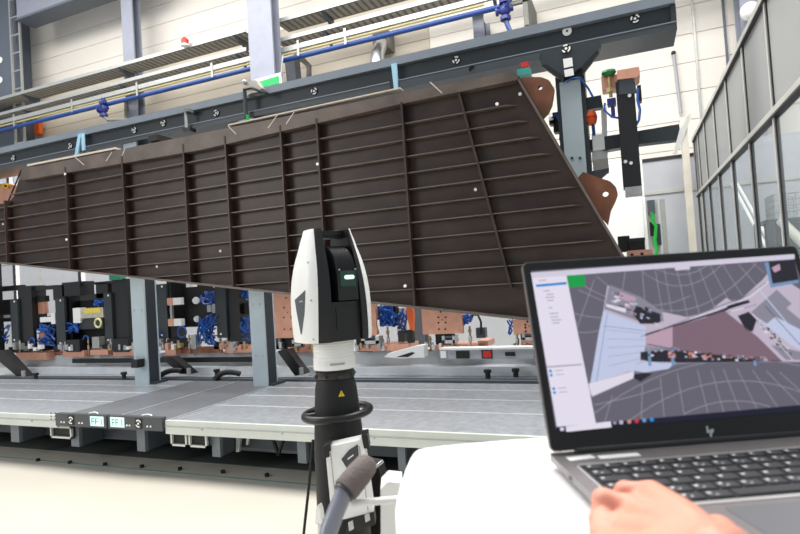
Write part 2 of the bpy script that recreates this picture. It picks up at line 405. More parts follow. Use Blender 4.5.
# beyond the glass
a, b = P(732, 184, Y=6.8), P(770, 254, Y=6.2); b = a + (b - a) * (a.z / (a.z - b.z))
w = RCW @ V((1, 0, 0))
for k, off in enumerate((0, .055)):
    thing('light_tube', ('upper' if k else 'lower') + ' of two slanting white tubes seen through the clear glass panes', 'tube', MB(M_white).cyl(a + w*off, b + w*off*1.3, .016, n=10))
thing('light_bar', 'pale slanting bar behind the glass just below the wire crate', 'bar', MB(M_beige).cyl(P(781, 221, Y=4.2), P(812, 252, Y=4.0), .03, n=10))
# wire crate
c0 = P(775, 219, Y=4.6); cr = MB(M_galv); L, Wd, Hh = .3, .25, .17
for i in range(8):
    t = i / 7
    for (dx, dy) in ((0, 0), (0, Wd)): cr.tube([c0 + V((t*L, dy, 0)), c0 + V((t*L, dy, Hh))], .003, n=5)
    cr.tube([c0 + V((t*L, 0, 0)), c0 + V((t*L, Wd, 0))], .003, n=5)
    for (sx) in (0, L): cr.tube([c0 + V((sx, t*Wd, 0)), c0 + V((sx, t*Wd, Hh))], .003, n=5)
for k in range(5):
    z = Hh * k / 4
    cr.tube([c0 + V((0, 0, z)), c0 + V((L, 0, z)), c0 + V((L, Wd, z)), c0 + V((0, Wd, z))], .004, n=5, closed=True)
thing('wire_crate', 'grey wire crate standing behind the clear glass at the right edge', 'crate', cr)
zt = c0.z - .004
st = MB(M_findk).box((c0.x - .06, c0.y - .05, zt - .02), (c0.x + .5, c0.y + .4, zt)); lg = []
for i, j in ((0, 0), (1, 0), (1, 1), (0, 1)):
    lg.append(('leg', MB(M_findk).box((c0.x - .06 + i*.52, c0.y - .05 + j*.41, 0), (c0.x - .02 + i*.52, c0.y - .01 + j*.41, zt - .02))))
lg.append(('drawer_box', MB(M_beam).box((c0.x + .0, c0.y, zt - .3), (c0.x + .45, c0.y + .36, zt - .02))))
thing('work_bench', 'dark work bench behind the glass carrying the wire crate', 'bench', [('bench_top', st)] + lg)
# two dark verticals of the hall seen through glass
for u in (708, 752):
    pass
# white cabinet behind the wing's right corner
YC = 6.6
x0 = P(603, 200, Y=YC).x; x1 = P(645, 200, Y=YC).x
zt = P(625, 158, Y=YC).z
cb = MB(M_white).box((x0 - .25, YC, .06), (x1, YC + .35, zt))
thing('control_cabinet', 'tall plain white control cabinet behind the right corner of the brown panel', 'cabinet',
      [('cabinet_body', cb), ('door', MB(M_white).box((x0 - .23, YC - .012, .1), (x1 - .03, YC, zt - .04))), ('plinth', MB(M_frame).box((x0 - .24, YC + .02, 0), (x1 - .01, YC + .33, .06)))], bevel=.006)
# device with green cable right of cabinet
YV = 6.3
d1 = MB(M_findk).rpx(647.5, 200, 655, 213, YV, .12); d2 = MB(M_beam).rpx(655, 224, 661, 245, YV, .12)
d3 = MB(M_black).rpx(650, 222, 655, 236, YV + .02, .08)
cbm = MB(M_grn).tube([P(651, 213, Y=YV), P(654, 217, Y=YV), P(652, 221, Y=YV), P(656, 226, Y=YV), P(655, 240, Y=YV), P(657, 250, Y=YV), P(654, 262, Y=YV)], .018, n=6)
pole = MB(M_frame).box((P(648, 230, Y=YV).x, YV + .12, 0), (P(660, 230, Y=YV).x, YV + .16, P(650, 199, Y=YV).z))
thing('sensor_station', 'grey sensor boxes with a bright green cable right of the white cabinet', 'device', [('back_plate', pole), ('upper_box', d1), ('lower_box', d2), ('connector', d3), ('green_cable', cbm)])
# ================================================================== GANTRY BEAM AND POSTS
zb = [P(600, v, Y=YB).z for v in (9.5, 19, 37.5, 45)]
XB0, XB1 = -9.5, P(676, 15, Y=YB).x
def target(u, v, Y, r=.033, dot_only=False):
    c = P(u, v, Y=Y); m = MB(M_blackm).cyl(c, c + V((0, .008, 0)), r, n=20)
    if dot_only:
        m = MB(M_white).cyl(c, c + V((0, .008, 0)), r, n=20); m.cyl(c + V((0, -.002, 0)), c, r*.25, M_blackm, n=10); return m
    m.cyl(c + V((0, -.002, 0)), c, r*.3, M_white, n=12)
    s0 = (int(u) * 37) % 90
    for a0, a1 in ((s0, s0 + 70), (s0 + 130, s0 + 190), (s0 + 230, s0 + 320)):
        out = [c + V((math.cos(math.radians(t))*r*.92, -.0015, math.sin(math.radians(t))*r*.92)) for t in range(a0, a1 + 1, 10)]
        inn = [c + V((math.cos(math.radians(t))*r*.58, -.0015, math.sin(math.radians(t))*r*.58)) for t in range(a1, a0 - 1, -10)]
        m.poly(out + inn, M_white)
    return m
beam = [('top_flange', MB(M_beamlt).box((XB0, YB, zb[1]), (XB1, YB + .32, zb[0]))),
        ('web', MB(M_beam).box((XB0, YB + .05, zb[2]), (XB1 - .005, YB + .11, zb[1]))),
        ('bottom_flange', MB(M_beamlip).box((XB0, YB - .01, zb[3]), (XB1, YB + .32, zb[2]))),
        ('lip_edge', MB(M_beamlt).box((XB0, YB - .014, zb[2] - .008), (XB1, YB - .01, zb[2]))),
        ('end_plate', MB(M_beam).box((XB1 - .03, YB + .02, zb[2]), (XB1 + .004, YB + .3, zb[1])))]
for u, v in ((13, 158), (70, 146), (134, 130), (163, 123), (216, 113), (314, 91), (456, 60), (635, 18.5)):
    beam.append(('coded_target', target(u, v, YB + .04)))
beam.append(('round_target', target(567, 31, YB + .036, .033, True)))
thing('gantry_beam', 'long dark grey steel beam with round coded targets above the brown panel', 'beam', beam)
# heads under the beam
def gp(uv, t, m, Y=YB + .0): return MB(m).px(uv, Y, t)
hd = [('head_plate', gp([(538, 52), (599, 39), (601, 47), (584, 65), (570, 75), (562, 76), (542, 66)], .06, M_beam, YB - .015)),
      ('gusset', gp([(541, 66), (546, 64), (564, 76), (564, 82)], .03, M_black, YB - .03)),
      ('gusset', gp([(582, 66), (597, 50), (599, 53), (583, 74)], .03, M_black, YB - .03)),
      ('coded_target', target(566, 48.5, YB - .026, .034)),
      ('white_target', gp([(563, 59), (572, 57.5), (573, 66), (564, 68)], .004, M_white, YB - .032)),
      ('white_target', gp([(564, 70), (573, 68), (574, 75), (565, 77)], .004, M_white, YB - .032))]
thing('post_head', 'dark T-shaped bracket with coded target joining the right post to the beam', 'bracket', hd)
pl = MB(M_beamlip).px([(393, 87), (400, 81.5), (540, 52.5), (540, 59), (516, 65), (400, 89)], YB - .02, .2)
thing('beam_spacer', 'dark grey spacer plate under the beam left of the T-shaped bracket', 'plate', [('plate', pl), ('hole', MB(M_blackm).cyl(P(472, 69, Y=YB - .022), P(472, 69, Y=YB), .025))])
# posts
def gpost(u0, u1, v, label, zt, side=.15, Y=YB + .005):
    x0 = P(u0, v, Y=Y).x; x1 = P(u1, v, Y=Y).x
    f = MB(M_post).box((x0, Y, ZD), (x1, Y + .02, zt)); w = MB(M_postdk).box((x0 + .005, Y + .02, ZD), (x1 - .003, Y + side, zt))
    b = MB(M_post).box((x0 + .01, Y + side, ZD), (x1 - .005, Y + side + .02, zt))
    bts = [('bolt', MB(M_chrome).cyl((x, Y - .008, z), (x, Y, z), .009, n=8)) for z in (ZD + .28, ZD + .75) for x in (x0 + .04, x1 - .04)]
    ft = MB(M_postdk).box((x0 - .0, Y + .02, ZD), (x1 + .05, Y + side + .06, ZD + .02))
    return thing('gantry_post', label, 'post', [('front_flange', f), ('web', w), ('back_flange', b), ('foot_plate', ft)] + bts, group='posts carrying the gantry beam')
gpost(132.5, 145.5, 330, 'pale blue post on the deck, leftmost of the gantry posts', zb[3])
gpost(250.5, 264.5, 330, 'pale blue post standing on the deck just left of the white laser tracker', zb[3])
Yr = YB + .02
x0 = P(562, 120, Y=Yr).x; x1 = P(583, 120, Y=Yr).x
zt = P(573, 80, Y=Yr).z
thing('gantry_post', 'tall post with pale front cover at the right end of the brown panel', 'post',
      [('cover', MB(M_post).box((x0, Yr, ZD), (x1, Yr + .03, zt))), ('post_core', MB(M_beam).box((x0 - .03, Yr + .03, ZD), (x1 + .03, Yr + .2, zb[3]))),
       ('blue_hose', MB(M_hose).tube([P(566, 82, Y=Yr - .02), P(572, 78, Y=Yr - .02), P(580, 78, Y=Yr - .02), P(588, 88, Y=Yr), P(593, 97, Y=Yr)], .008)),
       ('bolt', MB(M_findk).cyl(P(572, 158, Y=Yr - .006), P(572, 158, Y=Yr), .01)), ('bolt', MB(M_findk).cyl(P(580, 158, Y=Yr - .006), P(580, 158, Y=Yr), .01))],
      group='posts carrying the gantry beam')
# short dark post behind the tracker
YO = 5.26; x0 = P(411, 325, Y=YO).x; x1 = P(423, 325, Y=YO).x
thing('gantry_post', 'short dark post behind the fixtures right of the white laser tracker', 'post',
      [('post_core', MB(M_postdk).box((x0, YO, ZD - .001), (x1, YO + .15, 1.5))), ('front_flange', MB(M_fin).box((x0 - .01, YO - .015, ZD - .001), (x1 + .01, YO, 1.5)))], group='posts carrying the gantry beam')
# straps and pads between beam and panel
for (pts, lab) in (([(78, 134), (81.5, 133), (77, 157), (74, 158)], 'pale blue strap hanging at the upper left corner of the brown panel'),
                   ([(391, 64), (396, 63), (398, 89), (394, 90)], 'pale blue strap hanging over the beam above the middle of the brown panel')):
    m = MB(M_ltblue).px(pts, YB - .03, .022)
    if pts[0][0] < 100: m.px([(81, 133), (83, 133), (84, 150), (82, 151)], YB - .03, .02)
    else: m.px([(389, 80), (392, 79), (394, 90), (391, 91)], YB - .03, .02, M_blackm)
    thing('lifting_strap', lab, 'strap', m)
# camera lamp clamp on the beam
YK = YB - .06
kl = [('clamp_body', MB(mat('grey_clamp', (176, 172, 164), .4, .3)).px([(242, 82), (246, 79), (250, 81), (256, 80), (258, 84), (262, 88), (258, 92), (251, 93), (247, 96), (246, 91), (242, 90)], YK, .07)),
      ('clamp_knob', MB(M_galv).ball(P(244.5, 82, Y=YK - .02), .022)),
      ('black_lever', MB(M_black).tube([P(244, 89, Y=YK - .02), P(252, 88, Y=YK - .04), P(262, 92, Y=YK - .02), P(268, 93, Y=YK)], .012)),
      ('rod', MB(M_beamlip).cyl(P(244.5, 90, Y=YK), P(246, 117, Y=YK), .018, n=10)),
      ('green_tip', MB(M_grn).cyl(P(247.5, 115, Y=YK - .02), P(248, 125, Y=YK - .02), .014, n=10))]
thing('beam_clamp', 'grey clamp with black lever and hanging rod on the beam beside the green sign', 'clamp', kl)

# ================================================================== THE BIG BROWN PANEL
skin = [(-90, 218), (8, 203.5), (14, 196), (22, 169), (510, 71.5), (519, 76), (668, 332), (525, 318), (0, 262), (-90, 252)]
SK = [(P(u, v, Y=YW).x, P(u, v, Y=YW).z) for u, v in skin]
def span_x(z):
    r = []
    for (a, b), (c, d) in zip(SK, SK[1:] + SK[:1]):
        if (b - z) * (d - z) < 0: r.append(a + (c - a) * (z - b) / (d - b))
    return (min(r), max(r)) if r else None
def span_z(x):
    r = []
    for (a, b), (c, d) in zip(SK, SK[1:] + SK[:1]):
        if (a - x) * (c - x) < 0: r.append(b + (d - b) * (x - a) / (c - a))
    return (min(r), max(r)) if r else None
wp = [('skin_plate', MB(M_wing).prism([(x, YW, z) for x, z in SK], (0, .03, 0)))]
# top flange band
band = [(22, 169), (510, 71.5), (519, 76.5), (516, 80), (400, 104), (200, 150), (24, 180), (19, 180)]
wp.append(('top_flange', MB(M_wingband).px(band, YW - .07, .075)))
zr = [1.25 + (1.177 - .1228 * k) * .987 for k in range(11)]
cut = {0: 525, 1: 535, 2: 546, 3: 556, 4: 565, 5: 585, 6: 584, 7: 593, 8: 604, 9: 622, 10: 640}
for k, z in enumerate(zr):
    a, b = span_x(z); b = min(b - .02, P(cut[k], 200, Y=YW).x)
    # flat bar standing out of the skin, tapered at its right end
    m = MB(M_wingedge); d = .055
    m.prism([(a + .01, YW, z), (a + .01, YW - d, z), (b - .07, YW - d, z), (b, YW, z)], (0, 0, -.0065))
    wp.append(('stiffener', m))
for u, v in ((6, 235), (68, 225), (124.5, 210), (186, 200), (228, 195), (284, 195), (320, 180), (407, 190)):
    x = P(u, v, Y=YW - .07).x; s_ = span_z(x)
    z1 = min(s_[1] - .02, s_[1] - .09 if x > -5.8 else s_[1] - .01)
    wp.append(('web_frame', MB(M_wing).box((x - .007, YW - .075, s_[0] + .01), (x + .007, YW, z1))))
xa, xb = -1.03, -.75
za, zc = 2.60, 1.17
m = MB(M_wing).prism([(xa - .008, YW, za), (xa + .008, YW, za), (xb + .008, YW, zc), (xb - .008, YW, zc)], (0, -.065, 0)); wp.append(('web_frame', m))
# edge strips along bottom and slanted right side, and left step
def strip(pa, pb, name, w=.008, d=.075, m=M_wingedge):
    a, b = P(*pa, Y=YW), P(*pb, Y=YW); t = (b - a).normalized(); n = V((0, 1, 0)).cross(t) * w
    wp.append((name, MB(m).prism([a - n, b - n, b + n, a + n], (0, -d, 0))))
strip((-90, 252), (0, 262), 'bottom_edge'); strip((0, 262), (525, 318), 'bottom_edge'); strip((525, 318), (668, 332), 'bottom_edge')
strip((517, 77), (667, 331), 'right_edge', .008, .06)
strip((-90, 218), (8, 203.5), 'left_edge', .005, .012, M_wing); strip((8, 203.5), (22, 170), 'left_edge', .005, .012, M_wing)
# lugs
def lug(outline, hole, r):
    c = P(*hole, Y=YW + .02); out = [P(u, v, Y=YW + .02) for u, v in outline]
    m = MB(M_rust); n = 28
    # ring between hole and outline: sample the outline by angle
    def hit(a):
        d = V((math.cos(a), 0, math.sin(a))); best = None
        for p, q in zip(out, out[1:] + out[:1]):
            e = q - p; den = d.x * e.z - d.z * e.x
            if abs(den) < 1e-9: continue
            w_ = p - c; t = (w_.x * e.z - w_.z * e.x) / den; s2 = (w_.x * d.z - w_.z * d.x) / den
            if t > 0 and -1e-6 <= s2 <= 1 + 1e-6 and (best is None or t < best): best = t
        return c + d * (best or r * 1.5)
    o1 = [hit(2*math.pi*i/n) for i in range(n)]; i1 = [c + V((math.cos(2*math.pi*i/n), 0, math.sin(2*math.pi*i/n))) * r for i in range(n)]
    T = V((0, .05, 0)); vs = o1 + i1 + [p + T for p in o1] + [p + T for p in i1]; fs = []
    for i in range(n):
        j = (i + 1) % n
        fs += [(i, j, n+j, n+i), (2*n+i, 3*n+i, 3*n+j, 2*n+j), (i, 2*n+i, 2*n+j, j), (n+i, n+j, 3*n+j, 3*n+i)]
    return m.add(vs, fs)
wp.append(('lifting_lug', lug([(516, 78), (530, 77), (541, 77), (549, 80), (554, 88), (553, 97), (551, 106), (548, 112), (545, 122), (536, 110)], (540, 87.5), .016), None, 'rounded rusty lug with a hole at the upper right corner'))
wp.append(('lifting_lug', lug([(572, 166), (582, 171.5), (600, 178), (610, 181), (616, 187), (618, 194), (615, 202), (610, 212), (609, 226), (604, 222), (588, 196)], (605.5, 193.8), .019), None, 'rounded rusty lug with a hole on the slanted right side'))
for u, v, o_ in ((65, 174, .077), (66.5, 239.5, .077), (220.5, 251, .004), (317.5, 164, .077), (475.5, 189.5, .004), (520, 94, .004), (497, 104, .06), (157, 266.5, .004), (405, 286, .077), (3, 224, .004)):
    c = P(u, v, Y=YW - o_); wp.append(('target_dot', MB(M_white).cyl(c + V((0, -.003, 0)), c + V((0, .005, 0)), .0115, n=12)))
# chalk marks
ch = mat('chalk_line', (206, 196, 184), .7)
for a, b in (((75, 157), (84, 165)), ((112, 152), (106, 161)), ((125, 148.5), (121, 158)), ((278, 114), (268, 128)), ((294, 112), (286, 124)), ((228, 126), (236, 134)), ((430, 82), (442, 93))):
    p, q = P(*a, Y=YW - .0705), P(*b, Y=YW - .0705); n = V((0, 1, 0)).cross((q - p).normalized()) * .0035
    wp.append(('chalk_mark', MB(ch).prism([p - n, q - n, q + n, p + n], (0, .002, 0))))
for pts in ([(27, 166.2), (115, 149), (115, 147.2), (27, 164.4)], [(228, 125.5), (400, 88.4), (400, 87.2), (228, 124.3)]):
    wp.append(('pale_edge', MB(ch).px(pts, YW - .068, .07)))
thing('ribbed_steel_panel', 'huge dark brown tapered steel panel with ribs, filling the middle of the hall', 'steel panel', wp)
# small red/teal end piece at the panel's top right corner
thing('hose_coupling', 'small red and teal coupling at the top right corner of the brown panel', 'coupling',
      [('coupling_body', MB(mat('teal_plastic', (60, 150, 140), .4)).rpx(517, 68, 530, 75, YW + .05, .08)), ('red_cap', MB(M_red).rpx(521, 62, 528, 67, YW + .06, .06))])
# copper bracket at far left top behind the panel
mb = [('copper_block', MB(M_copper).px([(-12, 186), (6, 183), (17, 186), (12, 203), (-12, 207)], 4.6, .15)), ('yellow_knob', MB(mat('yellow_plastic', (240, 195, 40), .4)).cyl(P(5, 186, Y=4.56), P(5, 186, Y=4.6), .035)),
      ('knob_hub', MB(M_blackm).cyl(P(5.5, 186, Y=4.55), P(5.5, 186, Y=4.57), .014)), ('carrier_post', MB(M_black).rpx(-16, 196, -6, 360, 4.8, .1))]
thing('copper_clamp_block', 'copper clamp block with yellow knob at the upper left of the brown panel', 'clamp block', mb)
mbw = MB(M_white)
thing('framed_screen', 'white framed panes at the left edge between the beam and the brown panel', 'screen',
      [('pane', MB(mat('pale_pane', (206, 212, 226), .4)).rpx(-30, 168, 26, 215, 5.2, .02)), ('mullion', MB(M_frameb).rpx(7, 172, 9, 215, 5.18, .02)), ('mullion', MB(M_white).rpx(9.5, 172, 12, 215, 5.17, .02)), ('top_rail', MB(M_frameb).rpx(-30, 173, 26, 174.5, 5.17, .02)),
       ('stand', MB(M_frame).box((P(-25, 200, Y=5.25).x, 5.22, 0), (P(-18, 200, Y=5.25).x, 5.3, P(0, 205, Y=5.22).z)))])

# ================================================================== CLAMPING TOOL RIGHT OF THE POST
YT2 = YB - .05
tp = []
x0 = P(619, 130, Y=YT2).x; x1 = P(637.5, 130, Y=YT2).x
tp.append(('tool_column', MB(M_black).box((x0, YT2, P(629, 187, Y=YT2).z), (x1, YT2 + .16, P(628, 80, Y=YT2).z))))
tp.append(('column_foot', MB(M_galv).box((x0 + .01, YT2 + .0, P(630, 195, Y=YT2).z), (x1 - .0, YT2 + .14, P(629, 187, Y=YT2).z))))
tp.append(('copper_jaw', MB(M_copper).px([(617, 70.5), (639, 66.5), (640, 74), (637, 77), (617, 79.5)], YT2 - .02, .2)))
tp.append(('copper_jaw', MB(M_copper).px([(601, 76), (617, 74), (617, 88), (602, 90)], YT2 + .05, .12)))
tp.append(('green_cap', MB(mat('green_cap', (30, 110, 60), .35)).lathe(P(609, 76, Y=YT2 + .02), [(.03, 0), (.05, .02), (.045, .035)], n=16)))
tp.append(('brass_stem', MB(M_brass).cyl(P(609, 77, Y=YT2 + .02), P(611, 97, Y=YT2 + .02), .012)))
tp.append(('brass_nut', MB(M_brass).cyl(P(610, 88, Y=YT2 + .02), P(610.5, 92.5, Y=YT2 + .02), .03, n=6)))
tp.append(('air_fitting', MB(M_valve).rpx(607, 98, 616, 105, YT2 + .03, .06)))
tp.append(('air_cylinder', MB(M_valve).rpx(611, 106, 615, 116, YT2 + .04, .05)))
tp.append(('side_actuator', MB(M_black).rpx(637.5, 85, 641.5, 101, YT2 + .04, .07)))
tp.append(('blue_hose', MB(M_hose).tube([P(638, 88, Y=YT2), P(637.5, 100, Y=YT2), P(640, 110, Y=YT2), P(639, 120, Y=YT2), P(636, 125, Y=YT2 + .02)], .009)))
tp.append(('blue_hose', MB(M_hose).tube([P(605, 103, Y=YT2), P(604, 110, Y=YT2), P(612, 117, Y=YT2), P(618, 118, Y=YT2 + .02)], .007)))
for u, v in ((629.5, 95.5), (625.5, 161.5), (631, 163)): tp.append(('bolt', MB(M_white).cyl(P(u, v, Y=YT2 - .012), P(u, v, Y=YT2), .012)))
tp.append(('head_block', MB(M_beamlip).px([(619, 80.5), (631, 78), (635, 82), (637, 93), (619, 94.5)], YT2 - .008, .01)))
YA = YT2 + .16
tp.append(('cross_arm', MB(M_beam).px([(584, 141), (607, 136), (638, 131), (679, 124), (681, 139), (640, 144), (607, 150), (584, 150)], YA, .1)))
tp.append(('arm_end', MB(M_white).px([(676, 143), (680, 128), (683, 127), (686, 118), (690, 113), (691, 116), (684, 137), (677, 154), (674, 153)], YA - .03, .03)))
thing('clamping_tool', 'black upright clamping tool with copper jaws and green cap on a cross arm', 'clamping tool', tp)
sl = [('slide_rail', MB(M_white).px([(601, 108), (606.5, 107), (607.5, 160), (592, 161), (591.5, 135), (602, 134)], YA + .03, .06)), ('slide_block', MB(M_white).px([(592, 136), (604, 134), (605, 149), (593, 151)], YA - .02, .05)),
      ('dark_block', MB(M_beam).px([(584, 98), (601, 95), (603, 107), (585, 110)], YA, .08)), ('foot_block', MB(M_beige).px([(592, 160), (608, 158), (609, 172), (594, 176)], YA + .02, .07)), ('angle_foot', MB(M_findk).px([(588, 172), (609, 168), (608, 172), (598, 181)], YA, .05))]
thing('slide_unit', 'pale slide rail unit between the right gantry post and the black clamping tool', 'slide unit', sl)
og = [('knob', MB(M_orange).lathe(P(591, 118, Y=YA - .03), [(.03, -.05), (.042, -.02), (.042, .02), (.03, .05)], n=14)), ('knob_band', MB(M_red).lathe(P(591, 118, Y=YA - .03), [(.044, -.008), (.044, .008)], n=14)), ('stem', MB(M_blackm).cyl(P(591, 118, Y=YA - .03), P(588, 116, Y=YA + .06), .018)),
      ('blue_hose', MB(M_hose).tube([P(593, 124, Y=YA - .02), P(593.5, 130, Y=YA - .03), P(594, 135, Y=YA - .01)], .012))]
thing('emergency_knob', 'orange and red knob beside the right gantry post', 'knob', og)
cn = MB(M_black)
for a, b, c_, d in ((553, 112, 560, 132), (549, 118, 555, 124)): cn.rpx(a, b, c_, d, YB + .1, .08)
thing('hose_manifold', 'small black manifold with blue hoses between the rusty lug and the right post', 'manifold',
      [('manifold_body', cn), ('blue_hose', MB(M_hose).tube([P(551, 119, Y=YB + .08), P(556, 114, Y=YB + .06), P(561, 125, Y=YB + .07), P(560, 140, Y=YB + .1)], .008)), ('white_fitting', MB(M_white).rpx(549, 116.5, 553, 119.5, YB + .07, .03))])

for uv, lab in (([(148, 136), (157, 134), (157.5, 140), (148.5, 142)], 'small black rest pad between beam and brown panel, near the fourth coded target'), ([(40, 160.5), (45, 159.5), (45.5, 163), (40.5, 164)], 'tiny black rest pad at the upper left corner of the brown panel'), ([(89, 151), (94, 149.5), (94.5, 153), (89.5, 154.5)], 'tiny black rest pad just right of the left pale blue strap')):
    thing('rest_pad', lab, 'pad', MB(M_blackm).px(uv, YW - .03, YB - YW + .02), group='rest pads on top of the brown panel')
kc = [('clamp_screw', MB(M_galv).cyl(P(185.5, 110, Y=YB - .05), P(186.5, 129, Y=YB - .05), .014, n=8)), ('clamp_jaw', MB(M_galvdk).px([(183, 109), (188, 108), (188, 111), (183, 112)], YB - .07, .09)), ('clamp_jaw', MB(M_black).px([(182, 128), (190, 127), (190, 131), (183, 132)], YB - .07, .08))]
thing('screw_clamp', 'small grey screw clamp on the beam left of the green sign', 'clamp', kc)
# ================================================================== FIXTURE UNITS BEHIND THE DECK
ZF = P(290, 352, Y=YF).z     # underside of the copper bases
def brass(u, v0, v1, Y=YF - .04, w=.016):
    a, b = P(u, v1, Y=Y), P(u, v0, Y=Y); h = b.z - a.z
    m = MB(M_brass).cyl(a, V((a.x, a.y, a.z + h)), w*.55, n=10)
    m.cyl(V((a.x, a.y, a.z + h*.3)), V((a.x, a.y, a.z + h*.55)), w, M_chrome, n=12); m.cyl(V((a.x, a.y, a.z + h*.72)), V((a.x, a.y, a.z + h*.84)), w, n=6)
    m.cyl(V((a.x, a.y, a.z)), V((a.x, a.y, a.z + h*.12)), w*1.5, M_copperd, n=12)
    return ('brass_stud', m)
def hoses(u0, v0, u1, v1, n, Y, seed, r=.009):
    rd = random.Random(seed); m = MB(M_hose)
    for i in range(n):
        q = [P(u0 + (u1-u0)*rd.random(), v0 + (v1-v0)*rd.random(), Y=Y + rd.uniform(-.05, .05)) for _ in range(3)]
        m.tube(bez(q[0], q[1] + (q[1]-q[0])*.4, q[2], 8), r, n=6)
    return ('blue_hoses', m)
def ringpx(u, v, r, Y, m, t=.008):
    c = P(u, v, Y=Y); k = (YF / FPX) * 1.15
    return MB(m).tube([c + V((math.cos(a)*r*k, 0, math.sin(a)*r*k)) for a in (2*math.pi*i/18 for i in range(18))], t, n=6, closed=True)
def clutter(u0, u1, seed):
    rd = random.Random(seed); out = []
    for k in range(6):
        u = u0 + (u1 - u0)*(k + rd.random()*.7)/6; w_ = rd.uniform(1.6, 3.4); h = rd.uniform(3, 7); v = 351 - rd.uniform(0, 3)
        out.append(('fitting', MB(rd.choice((M_chrome, M_white, M_brass, M_copper, M_galv))).rpx(u, v - h, u + w_, v, YF - .13, .05)))
        if k % 2: out.append(('small_valve', MB(rd.choice((M_chrome, M_white, M_findk))).rpx(u, 300 + rd.uniform(0, 34), u + w_*1.3, 304 + rd.uniform(34, 38) , YF - .0, .03)) if 0 else ('fitting', MB(M_chrome).cyl(P(u + 1, v - h, Y=YF - .1), P(u + 1, v - h - 3, Y=YF - .1), .012, n=8)))
    return out
def black_frame(plate, col, extra, label, foot=None, rod=True):
    extra = extra + clutter(plate[0], col[2] + 8, int(plate[0]))
    parts = [('front_plate', MB(M_beam).rpx(*plate, YF - .06, .03)), ('upright', MB(M_black).rpx(*col, YF - .03, .2))]
    x0 = P(plate[0] - 1, 345, Y=YF).x; x1 = P(col[2] + 4, 345, Y=YF).x
    parts.append(('foot_block', MB(M_black).box((x0, YF - .02, ZF + .045), (x1, YF + .2, ZF + .12))))
    dot = MB(M_white)
    for v in (plate[1] + 2.5, plate[3] - 4): dot.cyl(P((plate[0]+plate[2])/2, v, Y=YF - .064), P((plate[0]+plate[2])/2, v, Y=YF - .06), .012, n=10)
    parts.append(('screw', dot))
    # the stand below, down to the floor behind the deck
    xm = (x0 + x1) / 2
    parts.append(('pedestal', MB(M_blackm).box((xm - .06, YF + .06, ZF), (xm + .06, YF + .16, ZF + .05))))
    thing('clamping_fixture', label, 'fixture', parts + extra, group='clamping fixtures under the brown panel')
def cpx(u0, v0, u1, v1, Y=YF - .1, t=.26): return ('copper_base', MB(M_copper).rpx(u0, v0, u1, v1, Y, t))
def R_(name, m, *a, Y=YF, t=.1): return (name, MB(m).rpx(*a, Y, t))
black_frame((11, 299, 18, 344), (19, 286, 32.5, 352), [
    R_('top_bar', M_black, -30, 287, 20, 292, t=.08), R_('arm_block', M_black, -8, 300, 12, 322, t=.14), cpx(16, 353, 46, 360), brass(20, 338, 354),
    hoses(-6, 324, 12, 345, 10, YF - .03, 1), ('coil', ringpx(32, 342, 5, YF - .1, M_hose)), R_('steel_lug', M_galv, 3, 315, 10, 318, Y=YF - .05, t=.04)],
    'black fixture frame at the far left edge with a coiled blue hose')
black_frame((56, 298, 65, 347), (53, 285, 64, 300), [
    R_('upright', M_black, 66, 296, 72, 345, t=.16), R_('top_block', M_black, 62, 282, 80, 296, Y=YF - .03, t=.2), R_('top_bar', M_black, 32, 286, 54, 290, t=.08),
    R_('motor_block', M_black, 66, 340, 79.5, 352, Y=YF - .12, t=.16), cpx(63, 351, 84, 357), brass(42, 333, 355), brass(62, 338, 352),
    R_('copper_holder', M_copper, 34, 300, 44, 314, Y=YF + .05, t=.06), ('holder_cap', MB(M_blackm).rpx(36, 296, 45, 302, YF + .03, .06)), R_('steel_angle', M_white, 40, 317, 54, 322, Y=YF - .05, t=.05), R_('steel_angle', M_white, 51, 313, 55, 324, Y=YF - .06, t=.03),
    hoses(37, 324, 55, 347, 26, YF - .04, 2), ('hose_disc', MB(M_copperd).cyl(P(42.5, 335, Y=YF - .1), P(42.5, 335, Y=YF - .06), .035)), R_('hose_plate', M_white, 37, 330, 48, 344, Y=YF, t=.02), R_('back_plate', M_blackm, 34, 316, 66, 350, Y=YF + .2, t=.03), R_('copper_rail', M_copperd, 47, 352, 63, 354.5, Y=YF + .02, t=.05)],
    'black fixture frame second from the left, with copper holder and hose bundle')
